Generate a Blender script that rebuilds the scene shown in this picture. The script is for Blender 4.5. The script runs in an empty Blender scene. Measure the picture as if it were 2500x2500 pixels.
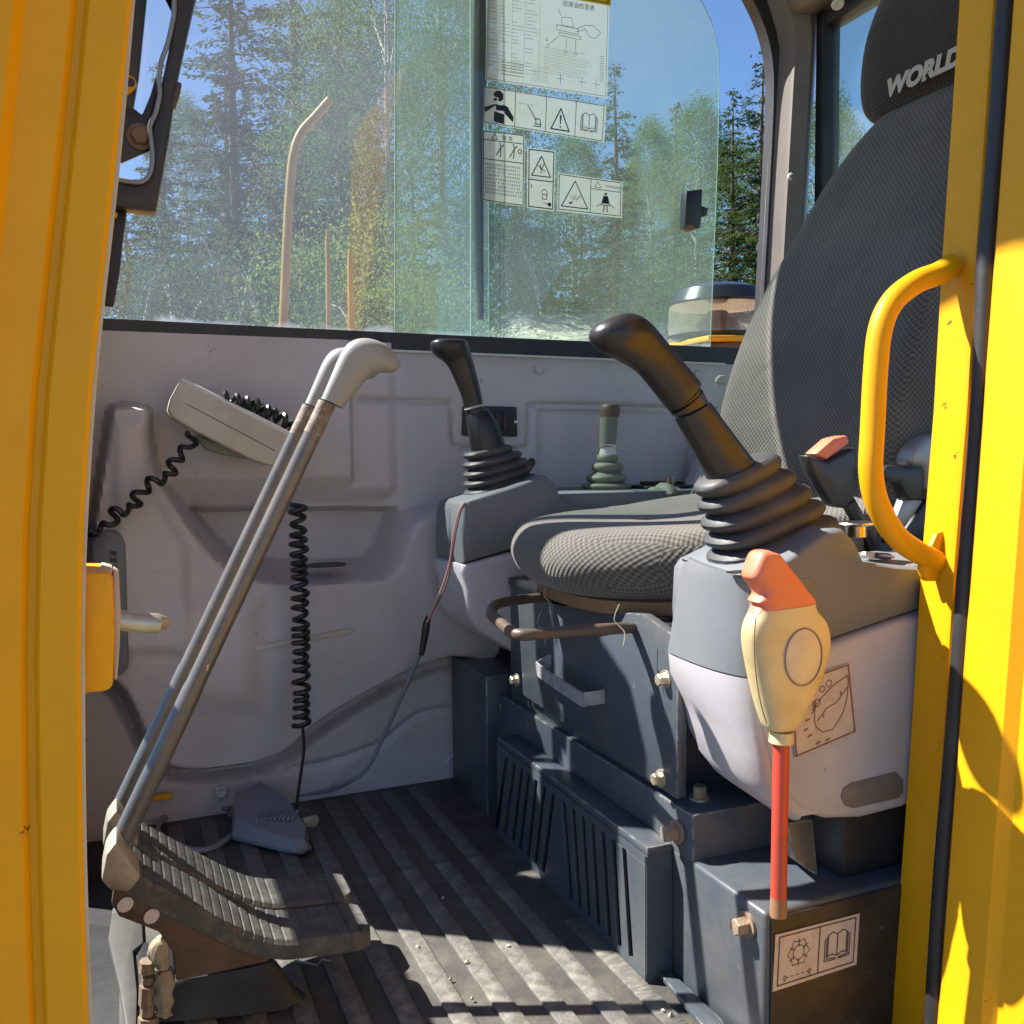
import bpy, bmesh, math, random
import numpy as np
from mathutils import Vector, Matrix
random.seed(7); rng = np.random.default_rng(7)
C = bpy.context.scene.collection
S = bpy.context.scene

# ------------------------------------------------------------------ camera
# cab axes: X towards the rear of the cab, Y across the cab, Z up; camera stands outside the open door
FOC = 2250.0
_a = np.array([-960., -140., FOC]); _b = np.array([5300., -200., FOC])
eY = _a/np.linalg.norm(_a); _b = _b - _b.dot(eY)*eY; eX = _b/np.linalg.norm(_b); eZ = np.cross(eX, eY)
if eZ[1] > 0: eZ = -eZ
EYE = np.array([0., 0., 1.70])
cam = bpy.data.cameras.new('camera'); camo = bpy.data.objects.new('camera', cam); C.objects.link(camo)
R = Matrix(((eX[0], -eX[1], -eX[2]), (eY[0], -eY[1], -eY[2]), (eZ[0], -eZ[1], -eZ[2])))
camo.matrix_world = Matrix.Translation(EYE.tolist()) @ R.to_4x4()
cam.sensor_width = 36; cam.lens = 36*FOC/2500; cam.clip_start = 0.02; cam.clip_end = 3000
S.camera = camo
# ------------------------------------------------------------------ light
SUN = Vector((-0.70, 0.50, 1.0)).normalized()          # towards the sun
w = bpy.data.worlds.new('World'); S.world = w; w.use_nodes = True
nt = w.node_tree; bg = nt.nodes['Background']; sky = nt.nodes.new('ShaderNodeTexSky'); sky.sky_type = 'NISHITA'
sky.sun_disc = False; sky.sun_elevation = math.asin(SUN.z); sky.sun_rotation = math.atan2(SUN.x, SUN.y)
sky.altitude = 1200; sky.air_density = 1.0; sky.dust_density = 0.0; sky.ozone_density = 7.0
nt.links.new(sky.outputs[0], bg.inputs[0]); bg.inputs[1].default_value = 0.070
sl = bpy.data.lights.new('sun', 'SUN'); sl.energy = 5.0; sl.angle = math.radians(0.5); sl.color = (1, .95, .87)
so = bpy.data.objects.new('sun', sl); C.objects.link(so); so.rotation_euler = SUN.to_track_quat('Z', 'Y').to_euler()
S.view_settings.view_transform = 'Standard'; S.view_settings.look = 'None'
S.view_settings.exposure = 1.56; S.view_settings.gamma = 1.0; S.view_settings.use_curve_mapping = False
S.render.engine = 'CYCLES'
S.cycles.max_bounces = 8; S.cycles.transparent_max_bounces = 14; S.cycles.diffuse_bounces = 4

# ------------------------------------------------------------------ measuring: a sight line met with a plane of the cab
def at(x, y, X=None, Y=None, Z=None):
    p = np.array([x-1250., y-1250., FOC]); d = np.array([p@eX, p@eY, p@eZ])
    if X is not None: t = X/d[0]
    elif Y is not None: t = Y/d[1]
    else: t = (Z-EYE[2])/d[2]
    return Vector((EYE + d*t).tolist())
def V(*a): return Vector(a)

# ------------------------------------------------------------------ materials
MATS = {}
def mat(name, col, rough=.5, metal=0, var=.12, vscale=9, dirt=None, dirt_amt=0, dirt_scale=14, bump=.0, bscale=220, spec=.5, chips=None, chip_amt=0, chip_scale=60, coat=0, wear=None):
    m = bpy.data.materials.new(name); m.use_nodes = True; N = m.node_tree.nodes; L = m.node_tree.links
    b = N['Principled BSDF']; b.inputs['Roughness'].default_value = rough; b.inputs['Metallic'].default_value = metal
    b.inputs['Specular IOR Level'].default_value = spec; b.inputs['Coat Weight'].default_value = coat
    tc = N.new('ShaderNodeTexCoord')
    n1 = N.new('ShaderNodeTexNoise'); n1.inputs['Scale'].default_value = vscale; n1.inputs['Detail'].default_value = 6; n1.inputs['Roughness'].default_value = .65
    L.new(tc.outputs['Object'], n1.inputs['Vector'])
    mx = N.new('ShaderNodeMix'); mx.data_type = 'RGBA'
    c = Vector(col)
    mx.inputs[6].default_value = (*(c*(1-var)), 1); mx.inputs[7].default_value = (*(c*(1+var)), 1)
    L.new(n1.outputs['Fac'], mx.inputs[0]); out = mx.outputs[2]
    def layer(out, col, amt, scale, detail, lo, hi, rgh=None):
        n = N.new('ShaderNodeTexNoise'); n.inputs['Scale'].default_value = scale; n.inputs['Detail'].default_value = detail; n.inputs['Roughness'].default_value = .7
        mp = N.new('ShaderNodeMapping'); mp.inputs['Location'].default_value = (scale*.37, 3.1, scale*.11)
        L.new(tc.outputs['Object'], mp.inputs[0]); L.new(mp.outputs[0], n.inputs['Vector'])
        r = N.new('ShaderNodeMapRange'); r.inputs[1].default_value = lo; r.inputs[2].default_value = hi; r.inputs[4].default_value = amt
        L.new(n.outputs['Fac'], r.inputs[0])
        k = N.new('ShaderNodeMix'); k.data_type = 'RGBA'; k.inputs[7].default_value = (*col, 1)
        L.new(r.outputs[0], k.inputs[0]); L.new(out, k.inputs[6])
        return k.outputs[2]
    if dirt: out = layer(out, dirt, dirt_amt, dirt_scale, 8, .45, .7)
    if chips: out = layer(out, chips, chip_amt, chip_scale, 4, .685, .71)
    if wear:
        bv = N.new('ShaderNodeBevel'); bv.samples = 4; bv.inputs[0].default_value = .0035; ge = N.new('ShaderNodeNewGeometry')
        dt = N.new('ShaderNodeVectorMath'); dt.operation = 'DOT_PRODUCT'; L.new(bv.outputs[0], dt.inputs[0]); L.new(ge.outputs['Normal'], dt.inputs[1])
        r3 = N.new('ShaderNodeMapRange'); r3.inputs[1].default_value = .985; r3.inputs[2].default_value = .90; r3.inputs[4].default_value = 1; L.new(dt.outputs['Value'], r3.inputs[0])
        n4 = N.new('ShaderNodeTexNoise'); n4.inputs['Scale'].default_value = 70; n4.inputs['Detail'].default_value = 6; L.new(tc.outputs['Object'], n4.inputs['Vector'])
        r4 = N.new('ShaderNodeMapRange'); r4.inputs[1].default_value = .42; r4.inputs[2].default_value = .60; L.new(n4.outputs['Fac'], r4.inputs[0])
        ml = N.new('ShaderNodeMath'); ml.operation = 'MULTIPLY'; L.new(r3.outputs[0], ml.inputs[0]); L.new(r4.outputs[0], ml.inputs[1])
        kx = N.new('ShaderNodeMix'); kx.data_type = 'RGBA'; kx.inputs[7].default_value = (*wear, 1); L.new(ml.outputs[0], kx.inputs[0]); L.new(out, kx.inputs[6]); out = kx.outputs[2]
    L.new(out, b.inputs['Base Color'])
    rr = N.new('ShaderNodeMapRange'); rr.inputs[3].default_value = max(.05, rough-.1); rr.inputs[4].default_value = min(1, rough+.12)
    L.new(n1.outputs['Fac'], rr.inputs[0]); L.new(rr.outputs[0], b.inputs['Roughness'])
    if bump:
        n2 = N.new('ShaderNodeTexNoise'); n2.inputs['Scale'].default_value = bscale; n2.inputs['Detail'].default_value = 3
        L.new(tc.outputs['Object'], n2.inputs['Vector'])
        bp = N.new('ShaderNodeBump'); bp.inputs['Strength'].default_value = bump; bp.inputs['Distance'].default_value = .002
        L.new(n2.outputs['Fac'], bp.inputs['Height']); L.new(bp.outputs[0], b.inputs['Normal'])
    MATS[name] = m; return m
yellow = mat('yellow_paint', (.72, .335, .004), .42, var=.05, dirt=(.50, .24, .012), dirt_amt=.22, chips=(.05, .03, .02), chip_amt=.9, chip_scale=38, bump=.08, bscale=60, spec=.25)
trim = mat('trim_plastic', (.52, .485, .485), .55, var=.07, vscale=5, dirt=(.30, .25, .21), dirt_amt=.45, dirt_scale=3, bump=.25, bscale=700, chips=(.14, .12, .11), chip_amt=.5, chip_scale=48)
trim_dark = mat('pillar_trim', (.17, .145, .13), .5, var=.08, dirt=(.10, .10, .08), dirt_amt=.5, bump=.15, bscale=500)
pod = mat('console_dark_plastic', (.135, .15, .168), .45, var=.06, dirt=(.20, .19, .17), dirt_amt=.35, dirt_scale=7, bump=.15, bscale=900)
podlight = mat('console_light_plastic', (.44, .42, .455), .5, var=.05, dirt=(.30, .255, .21), dirt_amt=.6, dirt_scale=5, bump=.1, bscale=700, chips=(.20, .17, .15), chip_amt=.5, chip_scale=26)
steel = mat('dark_steel_paint', (.050, .063, .083), .36, var=.15, dirt=(.13, .12, .10), dirt_amt=.5, dirt_scale=8, chips=(.30, .29, .27), chip_amt=.8, chip_scale=110, bump=.1, bscale=90, wear=(.34, .31, .27))
black = mat('black_rubber', (.018, .018, .020), .5, var=.2, dirt=(.06, .055, .05), dirt_amt=.4, bump=.1)
blackpl = mat('black_plastic', (.022, .023, .026), .38, var=.15, dirt=(.07, .065, .06), dirt_amt=.3)
leather = mat('grip_vinyl', (.020, .018, .019), .33, var=.15, dirt=(.06, .05, .045), dirt_amt=.4, bump=.12, bscale=260)
boot = mat('bellows_rubber', (.045, .046, .050), .55, var=.15, dirt=(.11, .10, .09), dirt_amt=.5, bump=.1)
bootgreen = mat('grey_green_rubber', (.17, .18, .14), .6, var=.15, dirt=(.30, .29, .22), dirt_amt=.6)
chrome = mat('worn_chrome', (.60, .58, .55), .22, metal=1, var=.1, dirt=(.30, .22, .14), dirt_amt=.7, dirt_scale=30)
leverm = mat('lever_grey_paint', (.125, .13, .137), .28, metal=.3, var=.12, dirt=(.25, .20, .15), dirt_amt=.5, dirt_scale=22, chips=(.55, .48, .35), chip_amt=.8, chip_scale=55)
gripgrey = mat('lever_grip_plastic', (.27, .285, .285), .4, var=.06, dirt=(.30, .27, .22), dirt_amt=.35)
beige = mat('beige_plastic', (.47, .43, .35), .5, var=.08, dirt=(.30, .24, .16), dirt_amt=.6, dirt_scale=12)
cream = mat('cream_plastic', (.60, .49, .27), .42, var=.08, dirt=(.38, .26, .11), dirt_amt=.65, dirt_scale=14, chips=(.16, .10, .06), chip_amt=.6, chip_scale=45)
salmon = mat('faded_red_plastic', (.66, .17, .085), .42, var=.07, dirt=(.55, .24, .16), dirt_amt=.5)
redp = mat('red_paint', (.50, .055, .032), .4, var=.12, dirt=(.25, .05, .03), dirt_amt=.5, chips=(.08, .03, .02), chip_amt=.8, chip_scale=90)
rust = mat('rusty_steel', (.20, .13, .08), .7, var=.35, vscale=40, dirt=(.33, .13, .045), dirt_amt=.8, dirt_scale=30, bump=.3, bscale=200)
rustbrown = mat('brown_worn_steel', (.085, .062, .048), .5, var=.3, vscale=25, dirt=(.22, .10, .04), dirt_amt=.6, dirt_scale=16, bump=.2)
boltm = mat('zinc_bolt', (.55, .50, .38), .4, metal=.7, var=.15, vscale=80, dirt=(.35, .22, .10), dirt_amt=.5, dirt_scale=60)
boltrust = mat('rusty_bolt', (.27, .19, .13), .7, metal=.2, var=.3, vscale=90, dirt=(.42, .34, .24), dirt_amt=.6, dirt_scale=70, bump=.4)
floorm = mat('floor_rubber', (.060, .057, .052), .62, var=.2, vscale=14, dirt=(.15, .14, .115), dirt_amt=.6, dirt_scale=18, bump=.3, bscale=300)
ribm = mat('worn_rib_rubber', (.105, .10, .092), .6, var=.3, vscale=30, dirt=(.26, .25, .21), dirt_amt=.8, dirt_scale=45, bump=.3, bscale=300)
tread = mat('pedal_rubber', (.062, .062, .060), .55, var=.15, dirt=(.20, .185, .15), dirt_amt=.6, dirt_scale=40, bump=.15)
canvas = mat('dusty_boot_cloth', (.33, .29, .20), .85, var=.2, vscale=40, dirt=(.16, .13, .09), dirt_amt=.7, dirt_scale=50, bump=.5, bscale=150)
wireblk = mat('cable_black', (.016, .015, .015), .32, var=.2)
cablegrey = mat('cable_grey', (.20, .205, .235), .5, var=.15)
pink = mat('pink_wire', (.62, .28, .27), .45, var=.1)
paper = mat('sticker_print_grey', (.58, .56, .56), .5, var=.05)
stickpink = mat('dirty_sticker', (.52, .44, .40), .5, var=.08, vscale=30, dirt=(.30, .22, .17), dirt_amt=.5, dirt_scale=60)
ink = mat('black_ink', (.012, .012, .014), .5, var=.1)
inkgrey = mat('faded_ink', (.09, .09, .10), .6, var=.1)
inkbrown = mat('brown_ink', (.20, .085, .07), .6, var=.1)
yelsticker = mat('yellow_sticker', (.75, .55, .01), .4, var=.05)
whitem = mat('white_plastic', (.62, .60, .57), .4, var=.05)
textgrey = mat('woven_lettering', (.50, .46, .39), .8, var=.1)
foam = mat('seat_foam_brown', (.22, .13, .07), .9, var=.3, vscale=60)
worn = mat('worn_white_paint', (.30, .29, .31), .45, var=.2, vscale=60, dirt=(.12, .11, .11), dirt_amt=.8, dirt_scale=70, bump=.2)
gloss = mat('glossy_black', (.012, .012, .014), .22, var=.1)
sidebrown = mat('brown_black_plate', (.020, .017, .017), .5, var=.3, vscale=14, dirt=(.10, .075, .06), dirt_amt=.5, dirt_scale=9, chips=(.25, .20, .16), chip_amt=.7, chip_scale=120)
clampm = mat('dirty_clamp', (.34, .32, .26), .6, var=.2, vscale=30, dirt=(.10, .08, .06), dirt_amt=.7, dirt_scale=25, bump=.2)
railm = mat('dull_yellow_rail', (.26, .18, .003), .6, var=.2, dirt=(.15, .095, .003), dirt_amt=.6)
platem = mat('grey_floor_plate', (.095, .09, .083), .55, var=.15, dirt=(.06, .055, .05), dirt_amt=.6)
steel_flat = mat('dark_steel_sheet', (.054, .067, .086), .40, var=.15, dirt=(.13, .12, .10), dirt_amt=.4, dirt_scale=8, chips=(.30, .29, .27), chip_amt=.7, chip_scale=130)
badge = mat('badge_plastic', (.60, .50, .36), .4, var=.06, dirt=(.40, .30, .20), dirt_amt=.4, dirt_scale=40)
bandm = mat('chipped_lever_band', (.15, .12, .095), .6, var=.3, vscale=60, dirt=(.40, .34, .25), dirt_amt=.8, dirt_scale=60, bump=.3)
alu = mat('edge_trim_grey', (.30, .30, .29), .35, metal=.4, var=.1)

def weave(name, c1, c2, period, dust=(.26, .24, .19), damt=.5):
    m = bpy.data.materials.new(name); m.use_nodes = True; N = m.node_tree.nodes; L = m.node_tree.links
    b = N['Principled BSDF']; b.inputs['Roughness'].default_value = .85; b.inputs['Specular IOR Level'].default_value = .25
    b.inputs['Sheen Weight'].default_value = .25; b.inputs['Sheen Roughness'].default_value = .5
    tc = N.new('ShaderNodeTexCoord'); sp = N.new('ShaderNodeSeparateXYZ'); L.new(tc.outputs['Object'], sp.inputs[0])
    def mth(op, a, bb):
        n = N.new('ShaderNodeMath'); n.operation = op
        for i, q in enumerate((a, bb)):
            if q is None: continue
            if isinstance(q, (int, float)): n.inputs[i].default_value = q
            else: L.new(q, n.inputs[i])
        return n.outputs[0]
    x, y, z = sp.outputs
    ge = N.new('ShaderNodeNewGeometry'); sn = N.new('ShaderNodeSeparateXYZ'); L.new(ge.outputs['True Normal'], sn.inputs[0])
    ax, ay, az = [mth('ABSOLUTE', q, None) for q in sn.outputs]
    side = mth('GREATER_THAN', ay, mth('MAXIMUM', mth('MULTIPLY', ax, 1.6), mth('MULTIPLY', az, 1.6)))
    top = mth('GREATER_THAN', az, mth('MULTIPLY', ax, 1.2))
    u = mth('ADD', mth('MULTIPLY', side, x), mth('MULTIPLY', mth('SUBTRACT', 1, side), y))
    vv = mth('ADD', mth('MULTIPLY', top, x), mth('MULTIPLY', mth('SUBTRACT', 1, top), z)); v = mth('ADD', mth('MULTIPLY', side, z), mth('MULTIPLY', mth('SUBTRACT', 1, side), vv))
    k = 2*math.pi/period
    s = mth('MULTIPLY', mth('SINE', mth('MULTIPLY', u, k), None), mth('SINE', mth('MULTIPLY', v, k), None))
    h = mth('ADD', mth('MULTIPLY', s, .5), .5)
    mx = N.new('ShaderNodeMix'); mx.data_type = 'RGBA'; mx.inputs[6].default_value = (*c1, 1); mx.inputs[7].default_value = (*c2, 1)
    L.new(h, mx.inputs[0])
    n1 = N.new('ShaderNodeTexNoise'); n1.inputs['Scale'].default_value = 5; n1.inputs['Detail'].default_value = 7
    L.new(tc.outputs['Object'], n1.inputs['Vector'])
    r = N.new('ShaderNodeMapRange'); r.inputs[1].default_value = .42; r.inputs[2].default_value = .75; r.inputs[4].default_value = damt
    L.new(n1.outputs['Fac'], r.inputs[0]); k2 = mth('MULTIPLY', r.outputs[0], mth('ADD', mth('MULTIPLY', h, .75), .25))
    mm = N.new('ShaderNodeMix'); mm.data_type = 'RGBA'; mm.inputs[7].default_value = (*dust, 1)
    L.new(k2, mm.inputs[0]); L.new(mx.outputs[2], mm.inputs[6]); L.new(mm.outputs[2], b.inputs['Base Color'])
    n5 = N.new('ShaderNodeTexNoise'); n5.inputs['Scale'].default_value = 11; n5.inputs['Detail'].default_value = 2; n5.inputs['Distortion'].default_value = .8; L.new(tc.outputs['Object'], n5.inputs['Vector'])
    b0_ = N.new('ShaderNodeBump'); b0_.inputs['Strength'].default_value = .5; b0_.inputs['Distance'].default_value = .012; L.new(n5.outputs['Fac'], b0_.inputs['Height'])
    bp = N.new('ShaderNodeBump'); bp.inputs['Strength'].default_value = .7; bp.inputs['Distance'].default_value = .0012; L.new(b0_.outputs[0], bp.inputs['Normal'])
    L.new(h, bp.inputs['Height']); L.new(bp.outputs[0], b.inputs['Normal'])
    return m
fabric = weave('seat_weave', (.044, .042, .040), (.150, .142, .122), .0076)
fabric_head = weave('headrest_weave', (.020, .017, .015), (.050, .043, .038), .0075, damt=.1)

def glassmat(name, tint, dustc, damt, dscale=3.0, lowdust=None, lo=.25):
    m = bpy.data.materials.new(name); m.use_nodes = True; N = m.node_tree.nodes; L = m.node_tree.links; N.remove(N['Principled BSDF'])
    o = N['Material Output']; t = N.new('ShaderNodeBsdfTransparent'); t.inputs[0].default_value = (*tint, 1)
    g = N.new('ShaderNodeBsdfGlossy'); g.inputs['Roughness'].default_value = .03
    lw_ = N.new('ShaderNodeLayerWeight'); lw_.inputs[0].default_value = .5; pw_ = N.new('ShaderNodeMath'); pw_.operation = 'POWER'; pw_.inputs[1].default_value = 5
    L.new(lw_.outputs['Facing'], pw_.inputs[0]); fr = N.new('ShaderNodeMath'); fr.operation = 'MULTIPLY_ADD'; fr.inputs[1].default_value = .9; fr.inputs[2].default_value = .04; L.new(pw_.outputs[0], fr.inputs[0]); mx = N.new('ShaderNodeMixShader')
    L.new(fr.outputs[0], mx.inputs[0]); L.new(t.outputs[0], mx.inputs[1]); L.new(g.outputs[0], mx.inputs[2])
    d = N.new('ShaderNodeBsdfDiffuse'); d.inputs[0].default_value = (*dustc, 1); tl = N.new('ShaderNodeBsdfTranslucent'); tl.inputs[0].default_value = (*dustc, 1)
    dm = N.new('ShaderNodeMixShader'); L.new(d.outputs[0], dm.inputs[1]); L.new(tl.outputs[0], dm.inputs[2])
    tc = N.new('ShaderNodeTexCoord'); n = N.new('ShaderNodeTexNoise'); n.inputs['Scale'].default_value = dscale; n.inputs['Detail'].default_value = 9; n.inputs['Roughness'].default_value = .68
    L.new(tc.outputs['Object'], n.inputs['Vector'])
    r = N.new('ShaderNodeMapRange'); r.inputs[1].default_value = .3; r.inputs[2].default_value = .8; r.inputs[3].default_value = damt*lo; r.inputs[4].default_value = damt
    L.new(n.outputs['Fac'], r.inputs[0]); fac = r.outputs[0]
    if lowdust:      # dust gathered along the bottom rail, ragged upper border
        sp = N.new('ShaderNodeSeparateXYZ'); L.new(tc.outputs['Object'], sp.inputs[0])
        n3 = N.new('ShaderNodeTexNoise'); n3.inputs['Scale'].default_value = 16; n3.inputs['Detail'].default_value = 8; L.new(tc.outputs['Object'], n3.inputs['Vector'])
        ad = N.new('ShaderNodeMath'); ad.operation = 'MULTIPLY_ADD'; ad.inputs[1].default_value = -.055; L.new(n3.outputs['Fac'], ad.inputs[0]); L.new(sp.outputs[2], ad.inputs[2])
        r2 = N.new('ShaderNodeMapRange'); r2.inputs[1].default_value = lowdust[0]; r2.inputs[2].default_value = lowdust[1]; r2.inputs[3].default_value = .5; r2.inputs[4].default_value = 0
        L.new(ad.outputs[0], r2.inputs[0]); a2 = N.new('ShaderNodeMath'); a2.operation = 'ADD'; a2.use_clamp = True
        L.new(fac, a2.inputs[0]); L.new(r2.outputs[0], a2.inputs[1]); fac = a2.outputs[0]
    m2 = N.new('ShaderNodeMixShader'); L.new(fac, m2.inputs[0]); L.new(mx.outputs[0], m2.inputs[1]); L.new(dm.outputs[0], m2.inputs[2])
    L.new(m2.outputs[0], o.inputs[0]); return m
glass = glassmat('dusty_hazy_glass', (.93, .96, .955), (.58, .64, .78), .17, 1.6, (.872, .888))  # bluish dust tone also holds the haze of sky mirrored in the pane
glass_slide = glassmat('sliding_window_glass', (.85, .95, .90), (.58, .68, .66), .19, 2.1, (.872, .884))
glass_rear = glassmat('rear_window_glass', (.86, .95, .90), (.6, .66, .6), .16)
glass_front = glassmat('front_window_glass', (.95, .97, .97), (.6, .6, .6), .06)
film = glassmat('sticker_film', (.80, .82, .82), (.70, .72, .74), .74, 6, lo=.9)
lens_clear = glassmat('beacon_lens', (.96, .86, .76), (.80, .70, .60), .3, 8)
def leafmat(name, c1, c2):
    m = bpy.data.materials.new(name); m.use_nodes = True; N = m.node_tree.nodes; L = m.node_tree.links; N.remove(N['Principled BSDF'])
    tc = N.new('ShaderNodeTexCoord'); n = N.new('ShaderNodeTexNoise'); n.inputs['Scale'].default_value = 1.6; n.inputs['Detail'].default_value = 5
    L.new(tc.outputs['Object'], n.inputs['Vector']); cr = N.new('ShaderNodeMix'); cr.data_type = 'RGBA'
    cr.inputs[6].default_value = (*c1, 1); cr.inputs[7].default_value = (*c2, 1)
    r = N.new('ShaderNodeMapRange'); r.inputs[1].default_value = .3; r.inputs[2].default_value = .7; L.new(n.outputs['Fac'], r.inputs[0]); L.new(r.outputs[0], cr.inputs[0])
    d = N.new('ShaderNodeBsdfDiffuse'); t = N.new('ShaderNodeBsdfTranslucent'); mx = N.new('ShaderNodeMixShader'); mx.inputs[0].default_value = .45
    L.new(cr.outputs[2], d.inputs[0]); L.new(cr.outputs[2], t.inputs[0]); L.new(d.outputs[0], mx.inputs[1]); L.new(t.outputs[0], mx.inputs[2])
    L.new(mx.outputs[0], N['Material Output'].inputs[0]); return m
needle = leafmat('spruce_needles', (.018, .040, .020), (.080, .110, .034))
birchleaf = leafmat('birch_leaves', (.065, .13, .040), (.15, .23, .07))
shrubleaf = leafmat('shrub_leaves', (.10, .17, .04), (.24, .30, .07))
hedgeleaf = leafmat('dull_hedge_leaves', (.035, .062, .026), (.105, .145, .055))
bark = mat('spruce_bark', (.085, .065, .05), .9, var=.3, vscale=6)
birchbark = mat('birch_bark', (.38, .37, .33), .8, var=.1, dirt=(.05, .045, .04), dirt_amt=.9, dirt_scale=9)
gravelm = mat('pale_gravel', (.42, .38, .30), .9, var=.3, vscale=12, dirt=(.22, .20, .16), dirt_amt=.6, dirt_scale=5, bump=.6, bscale=30)
groundm = mat('gravel_ground', (.15, .135, .105), .95, var=.25, vscale=2, dirt=(.10, .13, .05), dirt_amt=.7, dirt_scale=.3)

# ------------------------------------------------------------------ object helpers
ORG = {}
def tag(o, label=None, cat=None, group=None, kind=None):
    if label: o['label'] = label
    if cat: o['category'] = cat
    if group: o['group'] = group
    if kind: o['kind'] = kind
    return o
def thing(name, loc, label, cat, group=None):
    o = bpy.data.objects.new(name, None); C.objects.link(o); o.location = loc; o.empty_display_size = .05
    ORG[o] = Vector(loc); return tag(o, label, cat, group)
def obj(name, bm, m, parent=None, smooth=35, **kw):
    org = ORG.get(parent, Vector((0, 0, 0))) if parent else Vector((0, 0, 0))
    bmesh.ops.recalc_face_normals(bm, faces=bm.faces[:])
    bmesh.ops.translate(bm, verts=bm.verts[:], vec=-org)
    me = bpy.data.meshes.new(name); bm.to_mesh(me); bm.free(); me.materials.append(m)
    if smooth:
        me.polygons.foreach_set('use_smooth', [True]*len(me.polygons)); me.set_sharp_from_angle(angle=math.radians(smooth))
    o = bpy.data.objects.new(name, me); C.objects.link(o)
    if parent: o.parent = parent; ORG[o] = org
    return tag(o, **kw) if kw else o
def BM(): return bmesh.new()
def bevel(bm, r, seg=2, ang=20):
    if r <= 0: return bm
    es = [e for e in bm.edges if len(e.link_faces) == 2 and e.calc_face_angle(0) > math.radians(ang)]
    bmesh.ops.bevel(bm, geom=es, offset=r, segments=seg, profile=.5, affect='EDGES', clamp_overlap=True); return bm
def prism(pts, vec, bev=0, seg=2, bm=None):
    bm = bm or BM(); vec = Vector(vec); b0 = bmesh.new()
    a = [b0.verts.new(p) for p in pts]; b = [b0.verts.new(Vector(p)+vec) for p in pts]
    b0.faces.new(a); b0.faces.new(b[::-1]); n = len(a)
    for i in range(n): b0.faces.new((a[i], b[i], b[(i+1) % n], a[(i+1) % n]))
    bmesh.ops.recalc_face_normals(b0, faces=b0.faces[:]); bevel(b0, bev, seg)
    return merge(bm, b0)
def merge(bm, b0):
    me = bpy.data.meshes.new('t'); b0.to_mesh(me); b0.free(); bm.from_mesh(me); bpy.data.meshes.remove(me); return bm
def box(x0, x1, y0, y1, z0, z1, bev=0, seg=2, bm=None):
    return prism([(x0, y0, z0), (x1, y0, z0), (x1, y0, z1), (x0, y0, z1)], (0, y1-y0, 0), bev, seg, bm)
def pxprism(px, Y, dY, bev=0, seg=2, bm=None): return prism([at(x, y, Y=Y) for x, y in px], (0, dY, 0), bev, seg, bm)
def loft(rings, cap0=True, cap1=True, bm=None, closed=True, ngon=False):
    bm = bm or BM(); vs = [[bm.verts.new(p) for p in r] for r in rings]; n = len(rings[0])
    for i in range(len(vs)-1):
        for j in range(n if closed else n-1):
            k = (j+1) % n; bm.faces.new((vs[i][j], vs[i][k], vs[i+1][k], vs[i+1][j]))
    for c, r in ((cap0, vs[0]), (cap1, vs[-1])):
        if c and ngon: bm.faces.new(r)
        elif c:
            ctr = bm.verts.new(sum((v.co for v in r), Vector())/n)
            for j in range(n): bm.faces.new((r[j], r[(j+1) % n], ctr))
    return bm
def spline(pts, k=8):
    pts = [Vector(p) for p in pts]; out = []
    for i in range(len(pts)-1):
        p0 = pts[max(i-1, 0)]; p1 = pts[i]; p2 = pts[i+1]; p3 = pts[min(i+2, len(pts)-1)]
        for j in range(k):
            t = j/k; out.append(.5*((2*p1)+(-p0+p2)*t+(2*p0-5*p1+4*p2-p3)*t*t+(-p0+3*p1-3*p2+p3)*t**3))
    return out+[pts[-1]]
def tube(pts, r, n=12, bm=None, smooth=0, caps=True):
    if smooth:
        if not isinstance(r, (int, float)):
            rr = []
            for i in range(len(r)-1): rr += [r[i]+(r[i+1]-r[i])*j/smooth for j in range(smooth)]
            r = rr+[r[-1]]
        pts = spline(pts, smooth)
    pts = [Vector(p) for p in pts]; rs = [r]*len(pts) if isinstance(r, (int, float)) else r
    rings = []; up = None
    for i, p in enumerate(pts):
        t = (pts[min(i+1, len(pts)-1)]-pts[max(i-1, 0)]).normalized()
        if up is None: up = t.orthogonal().normalized()
        up = (up-t*up.dot(t)).normalized(); s = t.cross(up)
        rings.append([p+(up*math.cos(a)+s*math.sin(a))*rs[i] for a in [2*math.pi*q/n for q in range(n)]])
    return loft(rings, caps, caps, bm)
def coil(path, R0, r, turns, bm=None, n=7, per=14):
    P = spline(path, 10); seg = [0]
    for i in range(1, len(P)): seg.append(seg[-1]+(P[i]-P[i-1]).length)
    tot = seg[-1]; out = []; up = None; N = int(turns*per); j = 0
    for i in range(N+1):
        d = tot*i/N
        while j < len(P)-2 and seg[j+1] < d: j += 1
        f = (d-seg[j])/max(1e-9, seg[j+1]-seg[j]); p = P[j].lerp(P[j+1], f); t = (P[j+1]-P[j]).normalized()
        if up is None: up = t.orthogonal().normalized()
        up = (up-t*up.dot(t)).normalized(); s = t.cross(up); f_ = i/N; a = 2*math.pi*turns*(f_+.010*math.sin(f_*19+1)+.005*math.sin(f_*43)); rj = R0*(1+.10*math.sin(f_*31+2)+.06*math.sin(f_*71))
        out.append(p+(up*math.cos(a)+s*math.sin(a))*rj)
    return tube(out, r, n, bm)
def ring(c, u, v, n=24, e=2.0):
    out = []
    for i in range(n):
        a = 2*math.pi*i/n; ca, sa = math.cos(a), math.sin(a)
        out.append(c+u*math.copysign(abs(ca)**(2/e), ca)+v*math.copysign(abs(sa)**(2/e), sa))
    return out
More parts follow.
